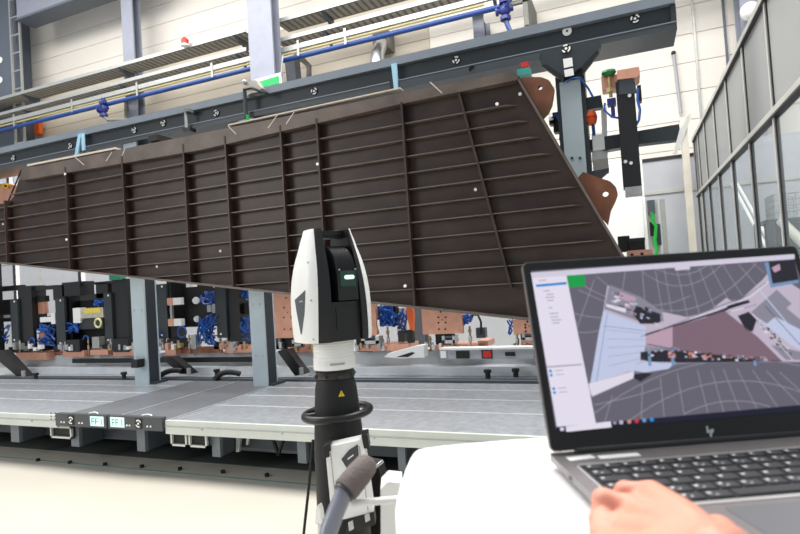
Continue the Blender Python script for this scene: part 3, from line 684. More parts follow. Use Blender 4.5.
black_frame((104.5, 293, 112, 344), (113, 279, 128, 350), [
    R_('cross_bar', M_black, 80, 294, 106, 300, Y=YF, t=.12), R_('top_bar', M_black, 79, 282, 113, 284.5, t=.08), R_('top_block', M_black, 96, 283, 108, 298, t=.12), ('green_clip', MB(mat('green_plastic', (30, 150, 110), .4)).rpx(109, 273, 120, 280, YF - .06, .08)),
    ('valve_block', MB(mat('ribbed_valve', (196, 190, 178), .4, var=.2, scale=40)).rpx(79, 308, 103, 318, YF - .06, .09)), R_('valve_end', M_white, 73, 308, 80, 323, Y=YF - .07, t=.09), ('yellow_tags', MB(mat('yellow_tag', (236, 214, 90), .5)).rpx(84, 308, 100, 313, YF - .068, .01)),
    R_('valve_base', M_beam, 79, 319, 103, 329, Y=YF - .04, t=.09), ('yellow_ring', ringpx(98, 323, 5, YF - .1, mat('pale_yellow', (236, 230, 170), .4), .012)),
    R_('motor_block', M_black, 113, 339, 128, 352, Y=YF - .12, t=.16), cpx(90, 350, 108, 355), cpx(113, 350.5, 136, 356), brass(89, 338, 354), brass(109.5, 338, 354),
    hoses(66, 322, 80, 333, 10, YF - .03, 3), hoses(92, 299, 104, 307, 8, YF - .02, 4), ('hose_arch', MB(M_hose).tube(arc(P(86, 340, Y=YF - .08), (1, 0, 0), (0, 0, 1), .05, 0, 180), .007, n=6)), R_('grey_foot', M_galv, 92, 337, 99, 348, Y=YF - .06, t=.08), R_('back_plate', M_blackm, 66, 300, 112, 348, Y=YF + .12, t=.04)],
    'black fixture frame with ribbed valve block and yellow tags, left of the first post')
black_frame((157, 284, 167, 339), (168, 281, 172, 345), [
    R_('back_plate', M_blackm, 168, 276, 216, 327, Y=YF + .15, t=.05), ('roller', MB(M_white).rpx(168, 298, 180, 305, YF - .06, .06)), ('roller', MB(M_white).rpx(169, 319, 181, 326, YF - .06, .06)), R_('copper_cap', M_copper, 167, 298, 172, 305, Y=YF - .07, t=.06), R_('copper_cap', M_copper, 168, 319, 173, 326, Y=YF - .07, t=.06),
    R_('link_bar', M_galv, 170, 305, 172, 319, Y=YF - .04, t=.03),
    ('round_fitting', MB(M_white).cyl(P(196, 300.5, Y=YF - .05), P(196, 300.5, Y=YF + .05), .04)), ('round_fitting', MB(M_white).cyl(P(197, 319, Y=YF - .05), P(197, 319, Y=YF + .05), .036)),
    R_('white_sensor', M_white, 186, 279, 193, 287, Y=YF - .05, t=.06), R_('white_sensor', M_white, 159, 277, 164, 282, Y=YF - .05, t=.06),
    hoses(200, 291, 216, 305, 10, YF - .02, 5), hoses(198, 314, 218, 345, 34, YF - .04, 6), ('coil', ringpx(182, 332, 6, YF - .08, M_hose)), hoses(143, 285, 156, 304, 10, YF - .05, 7), hoses(146, 328, 160, 360, 12, YF - .1, 8),
    R_('white_sensor', M_white, 142, 275, 148, 292, Y=YF - .06, t=.06), R_('grey_box', M_galv, 154, 339, 161, 350, Y=YF - .1, t=.08), R_('motor_block', M_blackm, 167, 339, 180, 349, Y=YF - .05, t=.12),
    cpx(165, 349, 176, 355), R_('copper_rail', M_copperd, 176, 347, 219, 353, Y=YF - .02, t=.06), brass(190, 335, 354), R_('grey_foot', M_galv, 191, 335, 196, 349, Y=YF - .04, t=.08), R_('steel_ring', M_chrome, 207, 305, 211, 312, Y=YF - .05, t=.05), R_('steel_ring', M_chrome, 212, 304, 215, 313, Y=YF - .05, t=.05)],
    'black fixture frame with white rollers, right of the first pale blue post')
black_frame((216, 283, 226, 338), (226, 285, 240, 341), [
    cpx(225, 347, 234, 353), cpx(234.5, 346.5, 252, 352.5), brass(221, 336, 353), brass(228, 338, 352), R_('steel_clamp', M_chrome, 226, 342, 236, 346.5, Y=YF - .08, t=.1), ('round_fitting', MB(M_white).cyl(P(215, 285, Y=YF - .05), P(215, 285, Y=YF + .02), .03)),
    hoses(203, 281, 216, 286, 5, YF - .05, 9), hoses(238, 288, 250, 302, 8, YF - .02, 10), hoses(240, 316, 251, 342, 10, YF - .02, 11), R_('white_board', M_white, 239, 315, 243, 338, Y=YF + .06, t=.02), R_('white_board', M_white, 238, 290, 249, 300, Y=YF + .08, t=.02), R_('arm_block', M_blackm, 240, 303, 252, 314, Y=YF + .02, t=.1)],
    'black fixture frame directly left of the second pale blue post')
def copper_unit(u0, v0, u1, v1, extra, label, holes=True, Y=YF - .12):
    parts = [('copper_plate', MB(M_copper).rpx(u0, v0, u1, v1, Y, .05))]
    if holes:
        h = MB(M_blackm); um = (u0 + u1) / 2
        for du, dv in ((-3.6, -.12), (3.6, -.12), (-3.6, .08), (3.6, .08), (-3.2, .32), (3.2, .32), (0, -.02), (-1.5, -.32)):
            c = P(um + du, (v0 + v1) / 2 + dv * (v1 - v0), Y=Y - .002); h.cyl(c, c + V((0, .01, 0)), .009 if du else .006, n=10)
        parts.append(('bolt_hole', h))
    xm = (P(u0, v1, Y=Y).x + P(u1, v1, Y=Y).x) / 2; zz_ = P(u0, v1, Y=Y).z
    extra = extra + clutter(u0, u1 + 10, int(u0)) if u0 < 600 else extra
    parts.append(('back_support', MB(M_blackm).box((xm - .08, Y + .05, ZF), (xm + .08, Y + .15, zz_ + .1))))
    thing('clamping_fixture', label, 'fixture', parts + extra, group='clamping fixtures under the brown panel')
def sclamp(u0, v0, u1, v1):
    m = MB(M_chrome).rpx(u0, v0 + (v1-v0)*.55, u1, v1, YF - .14, .12); w = (u1-u0)*.2
    m.rpx(u0, v0, u0 + w, v1, YF - .14, .1); m.rpx(u1 - w, v0, u1, v1, YF - .14, .1); m.rpx(u0, v0, u1, v0 + (v1-v0)*.3, YF - .13, .08, M_findk)
    return ('steel_clamp', m)
copper_unit(269, 289, 306, 338, [cpx(288, 347, 312, 352.5), brass(283.5, 338, 351), sclamp(292, 340, 303, 346.5), R_('black_elbow', M_beam, 268, 338, 282, 345, Y=YF - .1, t=.1)], 'copper plate fixture partly hidden by the left side of the laser tracker')
copper_unit(346, 299, 376, 336, [cpx(356, 344.5, 409, 351), brass(389, 327, 351), sclamp(361, 336.5, 379, 344), hoses(377, 303, 397, 328, 30, YF - .05, 12), R_('black_core', M_blackm, 378, 306, 396, 326, Y=YF + .02, t=.08),
      ('white_hose', MB(M_white).tube([P(378, 320, Y=YF - .12), P(379, 328, Y=YF - .13), P(382, 334, Y=YF - .13), P(376, 337, Y=YF - .12)], .012)), R_('white_board', M_white, 397, 308, 407, 342, Y=YF + .1, t=.02), hoses(396, 308, 408, 338, 8, YF, 13), R_('black_cylinder', M_black, 398, 331, 404, 342, Y=YF - .06, t=.08)],
      'copper plate fixture with thick blue hose bundle, just right of the laser tracker', holes=False)
copper_unit(422, 307, 462, 334, [cpx(436, 344.5, 478, 350.5), cpx(478, 341, 488, 347, Y=YF), brass(431, 336, 351), brass(471, 326, 348), sclamp(442, 336, 455, 343.5), hoses(461, 312, 472, 325, 10, YF - .05, 14),
      ('black_hose', MB(M_blackm).tube([P(470, 322, Y=YF - .06), P(473, 315, Y=YF - .06), P(478, 315, Y=YF - .06), P(481, 322, Y=YF - .06), P(481, 334, Y=YF - .06)], .01)), R_('black_box', M_beam, 476, 328, 485, 338, Y=YF - .06, t=.08)],
      'copper plate fixture with drilled holes midway between tracker and laptop')
copper_unit(513, 319, 545, 334, [cpx(521, 339.5, 545, 346), brass(518, 330, 349), sclamp(522, 334, 536, 340), hoses(507, 318, 513, 336, 5, YF - .05, 15, .007)], 'copper plate fixture half hidden behind the left edge of the laptop lid', holes=True)
zl = P(640, 256, Y=4.4).z
copper_unit(627, 250, 653, 264, [('bolt_hole', MB(M_blackm).cyl(P(632, 255, Y=YF - .125), P(632, 255, Y=YF - .1), .012)), ('bolt_hole', MB(M_blackm).cyl(P(642, 254, Y=YF - .125), P(642, 254, Y=YF - .1), .012)),
      R_('black_box', M_black, 618, 236, 630, 252, Y=YF + .05, t=.1), R_('black_box', M_black, 629, 239, 645, 250, Y=YF + .0, t=.1), R_('box_lid', M_frameb, 628, 238, 645, 241, Y=YF - .02, t=.14)], 'copper fixture block with black boxes peeking above the laptop lid', holes=False)
# orange handle, white perforated guard
thing('orange_handle', 'orange pointed handle between the laser tracker and the dark post', 'handle', [('handle', MB(M_orange).px([(406, 307), (412, 306), (413.5, 315), (413, 331), (410, 331), (407, 316)], YF - .1, .04)), ('handle_base', MB(M_blackm).rpx(407, 330, 413, 343, YF - .1, .05))])
# low dark machine bed carrying the fixtures
mb = MB(mat('bed_core_grey', (190, 196, 200), .4)); a = P(-70, 352, Y=YF).x; b = P(570, 352, Y=YF).x + .5
mb.box((a, YF + .02, ZD + .02), (b + .25, YF + .24, ZF - .002)); 
bed = [('bed', MB(mat('bed_pale', (214, 218, 222), .35, .2)).box((a, YF - .14, ZD), (b + .25, YF + .25, ZD + .08))), ('bed_core', mb), ('black_edge', MB(M_blackm).box((P(72, 358, Y=YF - .15).x, YF - .15, P(100, 363, Y=YF - .15).z), (P(262, 358, Y=YF - .15).x, YF - .14, P(100, 358.5, Y=YF - .15).z)))]
thing('fixture_bed', 'long low machine bed carrying the clamping fixtures along the rear of the deck', 'machine bed', bed)
pg = MB(M_white).px([(384, 357), (388, 353.5), (416, 346), (424, 345), (424, 357.5), (400, 358.5)], YF - .25, .11)
gh = MB(M_blackm).px([(396, 357), (412, 352), (415, 353), (408, 357)], YF - .254, .004)
thing('perforated_guard', 'white sloping guard with a slot beside the brass stud right of the tracker', 'guard', [('guard_sheet', pg), ('slot', gh)])
# white control box with the red button
YQ2 = YF - .25
cbx = [('box_body', MB(M_part).rpx(440, 349, 566, 359, YQ2, .1)), ('lid_edge', MB(M_white).rpx(440, 347.3, 566, 349.3, YQ2 - .012, .11)), ('red_button', MB(M_red).rpx(483, 351, 491, 357.5, YQ2 - .015, .015)), ('button_frame', MB(M_frameb).rpx(481.5, 350, 492, 358.5, YQ2 - .008, .008)),
       ('black_socket', MB(M_blackm).rpx(456, 351, 469, 358.5, YQ2 - .01, .01)), ('dark_slot', MB(M_blackm).rpx(505, 352, 515, 356, YQ2 - .008, .008)), ('white_socket', MB(M_white).rpx(440.5, 351, 446, 358, YQ2 - .012, .012)), ('dark_slot', MB(M_blackm).rpx(534, 351, 542, 358, YQ2 - .008, .008))]
thing('control_box', 'long white control box with a red button at the rear of the deck', 'control box', cbx)

# ================================================================== DECK
DZ1 = ZD
def dx(u, v): return P(u, v, Y=YD).x
XA, XS0, XS1, XS2, XE = -7.6, dx(58, 412), dx(110.5, 415), dx(166, 416), .78
def deck_module(x0, x1, label, mplate, panel, front=True):
    parts = []
    top = MB(mplate).box((x0 + .004, YD + .01, DZ1 - .03), (x1 - .004, YS - .09, DZ1))
    if mplate is M_plate:
        for y in (3.5, 3.87, 4.2): top.box((x0 + .004, y - .006, DZ1 - .001), (x1 - .004, y + .006, DZ1 + .002), M_seamw)
    parts.append(('tread_plate', top))
    if front: 
        e = MB(M_edge).box((x0 + .002, YD - .012, DZ1 - .085), (x1 - .002, YD + .012, DZ1 + .008)); e.box((x0 + .002, YD - .018, DZ1 - .035), (x1 - .002, YD - .01, DZ1 - .028), M_galv)
        sub = []
        n = max(2, int((x1 - x0) / .55))
        b = MB(M_chrome)
        for i in range(n): b.cyl((x0 + (i + .5)*(x1-x0)/n, YD - .02, DZ1 - .04), (x0 + (i + .5)*(x1-x0)/n, YD - .01, DZ1 - .04), .009, n=10)
        parts.append(('front_edge', e, [('bolt', b)]))
    return parts
def fin(u0, u1, vt, vb):
    Yf = YD + .1; x0 = P(u0, (vt+vb)/2, Y=Yf).x; x1 = P(u1, (vt+vb)/2, Y=Yf).x
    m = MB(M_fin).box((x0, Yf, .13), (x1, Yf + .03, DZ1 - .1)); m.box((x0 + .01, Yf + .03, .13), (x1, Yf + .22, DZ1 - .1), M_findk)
    return ('support_fin', m)
def leg(x, y): return ('leg', MB(M_findk).box((x - .05, y - .05, 0), (x + .05, y + .05, DZ1 - .03)))
def under(x0, x1):
    m = MB(M_findk).box((x0, YD + .33, .13), (x1, YD + .36, DZ1 - .03)); 
    return ('underframe', m)
def brk(u0, u1):
    Yb2 = YD + .06; x0 = P(u0, 430, Y=Yb2).x; x1 = P(u1, 430, Y=Yb2).x
    m = MB(M_edge); z1 = .295; z0 = .2; w = .014
    for a in ((x0, z0, x0 + w, z1), (x1 - w, z0, x1, z1), (x0, z0, x1, z0 + w), (x0, z1 - w, x1, z1)): m.box((a[0], Yb2, a[1]), (a[2], Yb2 + .02, a[3]))
    m.box((x0, Yb2 + .018, z0), (x1, Yb2 + .03, z1), M_blackm)
    return ('cable_bracket', m)
L_ = deck_module(XA, XS0, '', M_plate, None) + [fin(11, 19, 425, 446), fin(-52, -45, 423, 443), under(XA, XS0), brk(50, 71), leg(-5, 3.9), leg(-7, 3.9)]
hm = MB(M_blackm)
for i in range(2):
    for j in range(3):
        c = P(51 + i*4, 413.2 + j*3, Y=YD - .0135); hm.cyl(c, c + V((0, .003, 0)), .006, n=8)
L_.append(('edge_hole', hm))
thing('deck_platform', 'aluminium tread plate platform on the left, beside the charcoal display panels', 'platform', L_)
R__ = deck_module(XS2, XE, '', M_plate, None) + [fin(212, 220, 435, 460), fin(297.5, 306, 439, 466), fin(398, 405.5, 445, 475), fin(505, 513, 450, 482), under(XS2, XE), brk(170, 186), brk(188, 206), leg(-2.6, 3.9), leg(-1, 3.9), leg(.6, 3.9)]
Yq = YD + .25
R__.append(('cable_bracket', MB(M_edge).px([(236, 433), (241, 433), (239, 452), (236, 452)], Yq, .02))); R__.append(('cable_bracket', MB(M_edge).px([(247, 434), (249, 434), (248, 445), (246, 445)], Yq, .02))); R__.append(('diagonal_strut', MB(M_blackm).px([(269, 434), (271, 434), (279, 455), (277, 456)], Yq, .02).px([(283, 435), (285, 435), (279, 455), (277, 455)], Yq, .02)))
R__.append(('underframe', MB(M_fin).px([(236, 430), (312, 434), (312, 455), (236, 450)], YD + .4, .02)))
thing('deck_platform', 'aluminium tread plate platform running behind the laser tracker to the laptop', 'platform', R__)
SEG = {'F': 'abefg'.replace('b', ''), '1': 'bc', 'P': 'abefg'}
SEG = {'F': 'aefg', '1': 'bc'}
def seg(m, ch, o, w, h, y):
    t = w * .2
    rects = {'a': (0, h - t, w, h), 'b': (w - t, h/2, w, h), 'c': (w - t, 0, w, h/2), 'd': (0, 0, w, t), 'e': (0, 0, t, h/2), 'f': (0, h/2, t, h), 'g': (0, h/2 - t/2, w, h/2 + t/2)}
    for k in SEG[ch]:
        a, b, c_, d = rects[k]; m.box((o[0] + a, y - .001, o[1] + b), (o[0] + c_, y, o[1] + d))
def strip_module(x0, x1, disp_left, label, fins, bru):
    p = [('cover_plate', MB(M_platedk).box((x0 + .004, YD + .01, DZ1 - .03), (x1 - .004, YS - .09, DZ1)).box((x1 - .012, YD + .01, DZ1), (x1 - .004, YS - .09, DZ1 + .003), M_seamw))]
    Yp = YD - .03; z0, z1 = DZ1 - .064, DZ1 + .03; w = x1 - x0
    fp = MB(M_panel).box((x0 + .01, Yp, z0), (x1 - .01, YD + .01, z1))
    dx0 = x0 + .035 if disp_left else x1 - .035 - .135
    lcd = MB(M_lcd).box((dx0, Yp - .004, z0 + .014), (dx0 + .135, Yp, z1 - .01))
    ink = MB(M_ink)
    for i, ch_ in enumerate('FF1'): seg(ink, ch_, (dx0 + .016 + i*.037, z0 + .024), .027, .046, Yp - .0042)
    bt = MB(M_white)
    for s_ in ((.19, .215, .38, .41) if disp_left else (.07, .1, .25, .28)): bt.cyl((x0 + w*(s_/.5 if 0 else s_/.52), Yp - .005, z0 + .03), (x0 + w*s_/.52, Yp, z0 + .03), .0065, n=10)
    cx = x0 + w*(.3/.52 if disp_left else .17/.52)
    c = V((cx, Yp - .004, z0 + .047)); 
    tg = MB(M_blackm).box((cx - .032, Yp - .003, z0 + .013), (cx + .032, Yp, z1 - .012)); tg.cyl(c + V((0, -.003, 0)), c, .008, M_white, n=10)
    for a0, a1 in ((20, 140), (200, 300)):
        out = [c + V((math.cos(math.radians(t))*.028, -.001, math.sin(math.radians(t))*.028)) for t in range(a0, a1 + 1, 10)]
        inn = [c + V((math.cos(math.radians(t))*.018, -.001, math.sin(math.radians(t))*.018)) for t in range(a1, a0 - 1, -10)]
        tg.poly(out + inn, M_white)
    p.append(('front_panel', fp, [('display', lcd), ('digits', ink), ('button', bt), ('coded_target', tg)]))
    p.append(('handle_loop', MB(M_white).tube(arc((x0 + w*.5, YD + .06, DZ1), (1, 0, 0), (0, .6, .25), .06, 0, 180, 10), .005, n=6)))
    p += [fin(*f) for f in fins] + [under(x0, x1), leg((x0 + x1)/2, 3.9)] + ([brk(*bru)] if bru else [])
    thing('cover_strip', label, 'platform', p)
strip_module(XS0, XS1, False, 'left dark grey cover strip, its charcoal front panel with the display on its right', [(71, 79, 426, 450)], None)
strip_module(XS1, XS2, True, 'right dark grey cover strip, its charcoal front panel with the display on its left', [(137, 145, 430, 455)], None)
# rail slot and rear deck
rl = [('rail_bed', MB(M_findk).box((XA, YS - .09, DZ1 - .04), (XE, YS + .1, DZ1 - .012))), ('rail_lip', MB(M_findk).box((XA, YS - .03, DZ1 - .012), (XE, YS + .02, DZ1 + .012))), ('rail_lip', MB(M_beamlip).box((XA, YS + .07, DZ1 - .012), (XE, YS + .1, DZ1 + .008)))]
thing('deck_rail', 'dark grooved rail running the length of the deck behind the posts', 'rail', rl)
for a, b, lab in ((XA, P(130, 362, Z=ZD).x + .9, 'rear aluminium deck plate on the left behind the grooved rail'), (P(130, 362, Z=ZD).x + .9, XE, 'rear aluminium deck plate on the right behind the grooved rail')):
    t = MB(M_plate).box((a + .003, YS + .1, DZ1 - .03), (b - .003, YF + 1.0, DZ1 - .002))
    fr = MB(M_findk).box((a + .05, YS + .2, 0), (a + .15, YS + .3, DZ1 - .03)); fr.box((b - .15, YS + .2, 0), (b - .05, YS + .3, DZ1 - .03)); fr.box((a + .05, YF + .6, 0), (a + .15, YF + .7, DZ1 - .03)); fr.box((b - .15, YF + .6, 0), (b - .05, YF + .7, DZ1 - .03))
    thing('rear_deck_plate', lab, 'platform', [('tread_plate', t), ('support_frame', fr)])
# T-bolts on the rail
for u, v, lab in ((36, 374, 'leftmost'), (124, 373.5, 'left of the first pale blue post'), (217, 371, 'between the two pale blue posts'), (488, 373, 'near the laptop lid'), (516, 372, 'closest to the laptop lid')):
    c = P(u, v + 5, Z=DZ1 + .012)
    m = MB(M_blackm).cyl(c, c + V((0, 0, .045)), .022, n=10); m.cyl(c + V((0, 0, .045)), c + V((0, 0, .07)), .034, n=6)
    thing('rail_bolt', 'black bolt on the grooved rail, ' + lab, 'bolt', m, group='bolts on the deck rail')
# braces and hose arcs
for (pts, lab) in (([(-12, 352), (2, 350), (26, 376), (20, 379)], 'at the left edge of the deck'), ([(160, 357), (172, 357), (192, 374), (180, 374)], 'right of the first pale blue post'), ([(277, 351), (287, 349), (305, 374), (295, 376)], 'left of the laser tracker')):
    m = MB(M_black).px(pts, 4.62, .1); c = P(pts[2][0] - 1, pts[2][1] - 2, Y=4.6)
    thing('diagonal_brace', 'short black diagonal brace on the deck, ' + lab, 'brace', [('brace_bar', m), ('foot_bolt', MB(M_galv).cyl(c + V((-.03, 0, -.03)), c + V((-.03, 0, .04)), .022, n=10))], group='diagonal braces on the deck')
for (q, lab) in (([(157, 379), (166, 371), (182, 371)], 'right of the first pale blue post'), ([(215, 380), (222, 371), (240, 374)], 'left of the second pale blue post')):
    pts = [P(q[0][0], q[0][1], Y=4.5), P(q[1][0], q[1][1] - 3, Y=4.55), P(q[2][0], q[2][1], Y=4.6)]
    m = MB(M_blackm).tube(bez(*pts, 10), .028, n=8)
    thing('deck_hose', 'thick black curved hose on the deck, ' + lab, 'hose', m, group='black hoses on the deck')
bx = MB(M_black).rpx(131, 360, 137, 368, 4.14, .096); thing('junction_block', 'small black block on the first pale blue post above the deck', 'block', bx)
# floor bolts and seam under the deck
for u, v in ((38, 461), (70, 463.5), (105, 465.5), (142, 467.5), (180, 470), (223, 473), (267, 476.5)):
    c = P(u, v, Z=0); m = MB(M_blackm).cyl(c, c + V((0, 0, .02)), .016, n=10)
    thing('floor_bolt', 'small black bolt in the row set into the floor under the deck front', 'bolt', m, group='row of floor bolts')
a = P(0, 458, Z=0); b = P(310, 480, Z=0)
mb = MB(mat('green_floor_line', (120, 150, 140), .6)); mb.box((XA, YD + .08, 0), (XE, YD + .1, .002)); struct('floor_line', mb)
mb = MB(M_blackm); mb.box((XA, YD + .75, .005), (XE, YD + .78, DZ1 - .06)); thing('deck_skirt', 'skirting sheet deep under the deck, black in place of shade', 'sheet', mb)  # matt black stands in for the shade beneath the deck
# ================================================================== LASER TRACKER
TC = P(333, 339, D=1.8)
tf = V((.812, -.581, 0)).normalized(); lx = V((-tf.y, tf.x, 0)); ly = -tf; lz = V((0, 0, 1))
def T(x, y, z): return TC + lx*x + ly*y + lz*z
A_, B_ = .1205, .116
prof = [(0, .965), (.03, .985), (.07, .998), (.12, 1.0), (.16, .985), (.2, .95), (.24, .89), (.275, .815), (.305, .735), (.33, .68), (.35, .625), (.364, .595), (.368, .58)]
EXP = 2.7
prof = [(z*.955, q) for z, q in prof]
def ycap(x, s): 
    q = min(1, abs(x) / (A_*s)); return B_*s*(1 - q**EXP)**(1/EXP)
def xw(z): return .089 - .029*(z/.37)**2      # white / black boundary
def xs(z): return .052 - .007*(z/.37)
def loft(sign, x_out, x_in, m, n=14):
    """closed solid between lateral offsets x_in..x_out following the body outline"""
    mb_ = MB(m); rows = []
    for z, s in prof:
        xo = min(x_out(z, s), A_*s*.9995); xi = min(x_in(z, s), xo - .002)
        ring = []
        full = xo > A_*s*.99
        for i in range(n + 1):
            t = i / n
            x = xi + (xo - xi) * (math.sin(t*math.pi/2) if full else t)
            ring.append((x, -ycap(x, s)))
        ring = ring + [(x, -y) for x, y in reversed(ring)]
        rows.append([T(sign*x, y, z) for x, y in ring])
    k = len(rows[0]); vs = [p for r in rows for p in r]; fs = []
    for i in range(len(rows) - 1):
        for j in range(k): fs.append((i*k+j, i*k+(j+1) % k, (i+1)*k+(j+1) % k, (i+1)*k+j))
    fs += [list(range(k)), list(range((len(rows)-1)*k, len(rows)*k))]
    return mb_.add(vs, fs)
shellL = loft(-1, lambda z, s: A_*s, lambda z, s: xw(z), M_white); shellR = loft(1, lambda z, s: A_*s, lambda z, s: xw(z) - .011, M_white)
cheekL = loft(-1, lambda z, s: xw(z) - .0008, lambda z, s: xs(z), M_black); cheekR = loft(1, lambda z, s: xw(z) - .0118, lambda z, s: xs(z), M_black)
handle = MB(M_black); hp = [T(-.042, 0, .35), T(.042, 0, .35)]
handle.obox(T(0, 0, .34), lx*.052, ly*.026, lz*.007); handle.obox(T(0, 0, .33), lx*.052, ly*.02, lz*.007)
chin = MB(M_black); chin.obox(T(0, .0, .06), lx*.0512, ly*.098, lz*.06); chin.obox(T(0, .05, .11), lx*.0512, ly*.03, lz*.02)
chinf = MB(M_black).obox(T(0, -.0985, .07), lx*.03, ly*.002, lz*.035)
drum = MB(M_black)
dz, dr = .2, .098
pr = []
for i in range(23):
    x = -.026 + .070*i/22; pr.append((dr - (.0025 if i % 2 else 0) - (.012 if i in (0, 22) else 0), x))
drum.lathe(T(0, -.012, dz), pr, n=40, ax=ly, ay=lz, az=lx)
win = MB(M_black); win.obox(T(.009, -.1, dz - .03), lx*.034, ly*.012, lz*.046)
wing_ = MB(mat('dark_green_glass', (10, 62, 40), .15, coat=.5)).obox(T(.010, -.1128, dz - .01), lx*.026, ly*.0012, lz*.024)
lens = MB(mat('lens_white', (225, 255, 240), .2, emit=.6)); 
for dxx in (-.011, .011): lens.lathe(T(.014 + dxx, -.1142, dz - .006), [(.0065, 0), (.0065, .0015)], n=14, ax=lx, ay=lz, az=-ly)
lens.obox(T(.014, -.115, dz - .006), lx*.011, ly*.0008, lz*.0065)
scr = MB(M_chrome)
for sx in (-.018, .037): scr.lathe(T(sx, -.1123, dz + .018), [(.003, 0), (.003, .002)], n=8, ax=lx, ay=lz, az=-ly)
# emblem wedge and small marks laid on the left shell
bv = BVHTree.FromPolygons([tuple(p) for p in shellL.v], shellL.f)
def onshell(u, v, off=.0012):
    d = (RCW @ V(((u - CX)/FPX, -(v - CY)/FPX, -1))).normalized()
    h = bv.ray_cast(EYE, d, 5)
    return (h[0] - d*off) if h[0] is not None else P(u, v, D=1.72)
def wedge(mb_, left, right, n=10):
    rows = []
    for i in range(n + 1):
        t = i / n
        def ip(l):
            q = t*(len(l) - 1); k = min(int(q), len(l) - 2); f = q - k
            return (l[k][0]*(1-f) + l[k+1][0]*f, l[k][1]*(1-f) + l[k+1][1]*f)
        a, b = ip(left), ip(right)
        rows.append([onshell(a[0] + (b[0]-a[0])*j/4, a[1] + (b[1]-a[1])*j/4) for j in range(5)])
    vs = [p for r in rows for p in r]
    return mb_.add(vs, [(i*5+j, i*5+j+1, i*5+j+6, i*5+j+5) for i in range(n) for j in range(4)])
emb = wedge(MB(M_findk), [(294.6, 300), (296.5, 312), (300.6, 334)], [(305.3, 290), (304.6, 312), (301.8, 334.5)])
embm = wedge(MB(M_chrome), [(299, 301), (299, 302.4)], [(302.5, 300.6), (302.5, 302)], 1)
dots = MB(M_galv)
for u, v in ((308, 262.5), (311, 300.5), (313.5, 339.5)): dots.ball(onshell(u, v), .003, n=5)
collar = MB(M_white); pz = [(.05, -.094), (.067, -.092)]
zt_ = 0
for i in range(9):
    z = -.083 + .0085*i
    if i >= 3: pz += [(.0655, z), (.0655, z + .0052), (.063, z + .006), (.063, z + .0078)]
    else: pz += [(.067, z), (.067, z + .01)]
pz += [(.064, -.004), (.05, 0)]
collar.lathe(TC, pz, n=40)
slot = MB(M_galv); cdir = (EYE - TC); cdir.z = 0; cdir.normalize(); cr_ = V((-cdir.y, cdir.x, 0))
for i in range(8):
    a0, a1 = math.radians(-12 + 5*i), math.radians(-12 + 5*(i+1))
    q = [TC + (cdir*math.cos(a) + cr_*math.sin(a))*.0678 for a in (a0, a1)]
    slot.poly([q[0] + lz*-.076, q[1] + lz*-.076, q[1] + lz*-.069, q[0] + lz*-.069])
thing('laser_tracker', 'white and black laser tracker head with a green lens window', 'laser tracker',
      [('side_cover', shellL, [('emblem', emb, None, 'dark wedge emblem'), ('emblem_mark', embm), ('cover_screw', dots)]), ('side_cover', shellR), ('inner_cheek', cheekL), ('inner_cheek', cheekR), ('carry_handle', handle),
       ('base_block', chin), ('front_cover', chinf), ('drum', drum, [('window_block', win), ('green_window', wing_), ('lens', lens), ('screw', scr)]), ('collar', collar, [('vent_slot', slot)])])
# ------------------------------------------------------------------ stand
sb = TC + V((0, 0, -.094))
S0 = V((sb.x, sb.y, 0)); hs_ = sb.z
col = MB(M_blackm).lathe(S0, [(.09, .06), (.083, .5), (.08, hs_ - .25), (.076, hs_ - .19), (.0665, hs_ - .06), (.060, hs_ - .03)], n=36)
neck = MB(M_black).lathe(S0, [(.058, hs_ - .03), (.062, hs_ - .024), (.062, hs_ - .008), (.055, hs_)], n=30)
for a in range(0, 360, 45):
    c = S0 + V((math.cos(math.radians(a))*.062, math.sin(math.radians(a))*.062, hs_ - .02)); neck.ball(c, .008, M_beam, n=6)
rc = P(339.5, 411.5, D=1.8); rz = rc.z
ring_n = V((-.10, .0, 1)).normalized(); rx_ = V((.92, .38, 0)).normalized(); rx_ = (rx_ + lz*.05).normalized(); ry_ = V((0, 0, 1)).cross(rx_).normalized()
RC = V((S0.x, S0.y, rz))
ring = MB(M_black).tube([RC + rx_*math.cos(2*math.pi*i/48)*.103 + ry_*math.sin(2*math.pi*i/48)*.104 for i in range(48)], .0125, n=12, closed=True)
spokes = MB(M_beam)
for a in (100, 220, 340):
    d = V((math.cos(math.radians(a)), math.sin(math.radians(a)), 0)); spokes.cyl(RC + d*.07, RC + d*.105, .008, n=8)
def oncol(du, dz_):     # point on the column surface facing the camera
    z = dz_; r = .0665 + (.076-.0665)*max(0, min(1, ((hs_ - .06) - z)/.13)) + .001
    a = du / r
    return S0 + V((0, 0, z)) + (cdir*math.cos(a) + cr_*math.sin(a))*r
zc_ = P(340, 393, D=1.74).z
yel = mat('warning_yellow', (250, 215, 60), .5)
wl = MB(yel).poly([oncol(.006, zc_ - .009), oncol(.026, zc_ - .009), oncol(.016, zc_ + .010)])
q3 = MB(M_blackm).poly([oncol(.0148, zc_ - .0055) + cdir*.0008, oncol(.0172, zc_ - .0055) + cdir*.0008, oncol(.016, zc_ + .005) + cdir*.0008])
feet = []
for a in (30, 150, 270):
    d = V((math.cos(math.radians(a)), math.sin(math.radians(a)), 0))
    feet.append(('leg', MB(M_black).tube([S0 + V((0, 0, .12)), S0 + d*.2 + V((0, 0, .08)), S0 + d*.38 + V((0, 0, .02))], [.035, .03, .02], n=8)))
mbk = MB(M_blackm).px([(366, 462), (377, 464), (380, 474), (380, 560), (366, 560)], P(385, 470, D=1.86).y, .05)  # added black plate, standing in for the shaded gap under the deck
mbb = MB(M_chrome); mbb.cyl(P(372, 470, D=1.84), P(383, 461, D=1.84), .005, n=8)
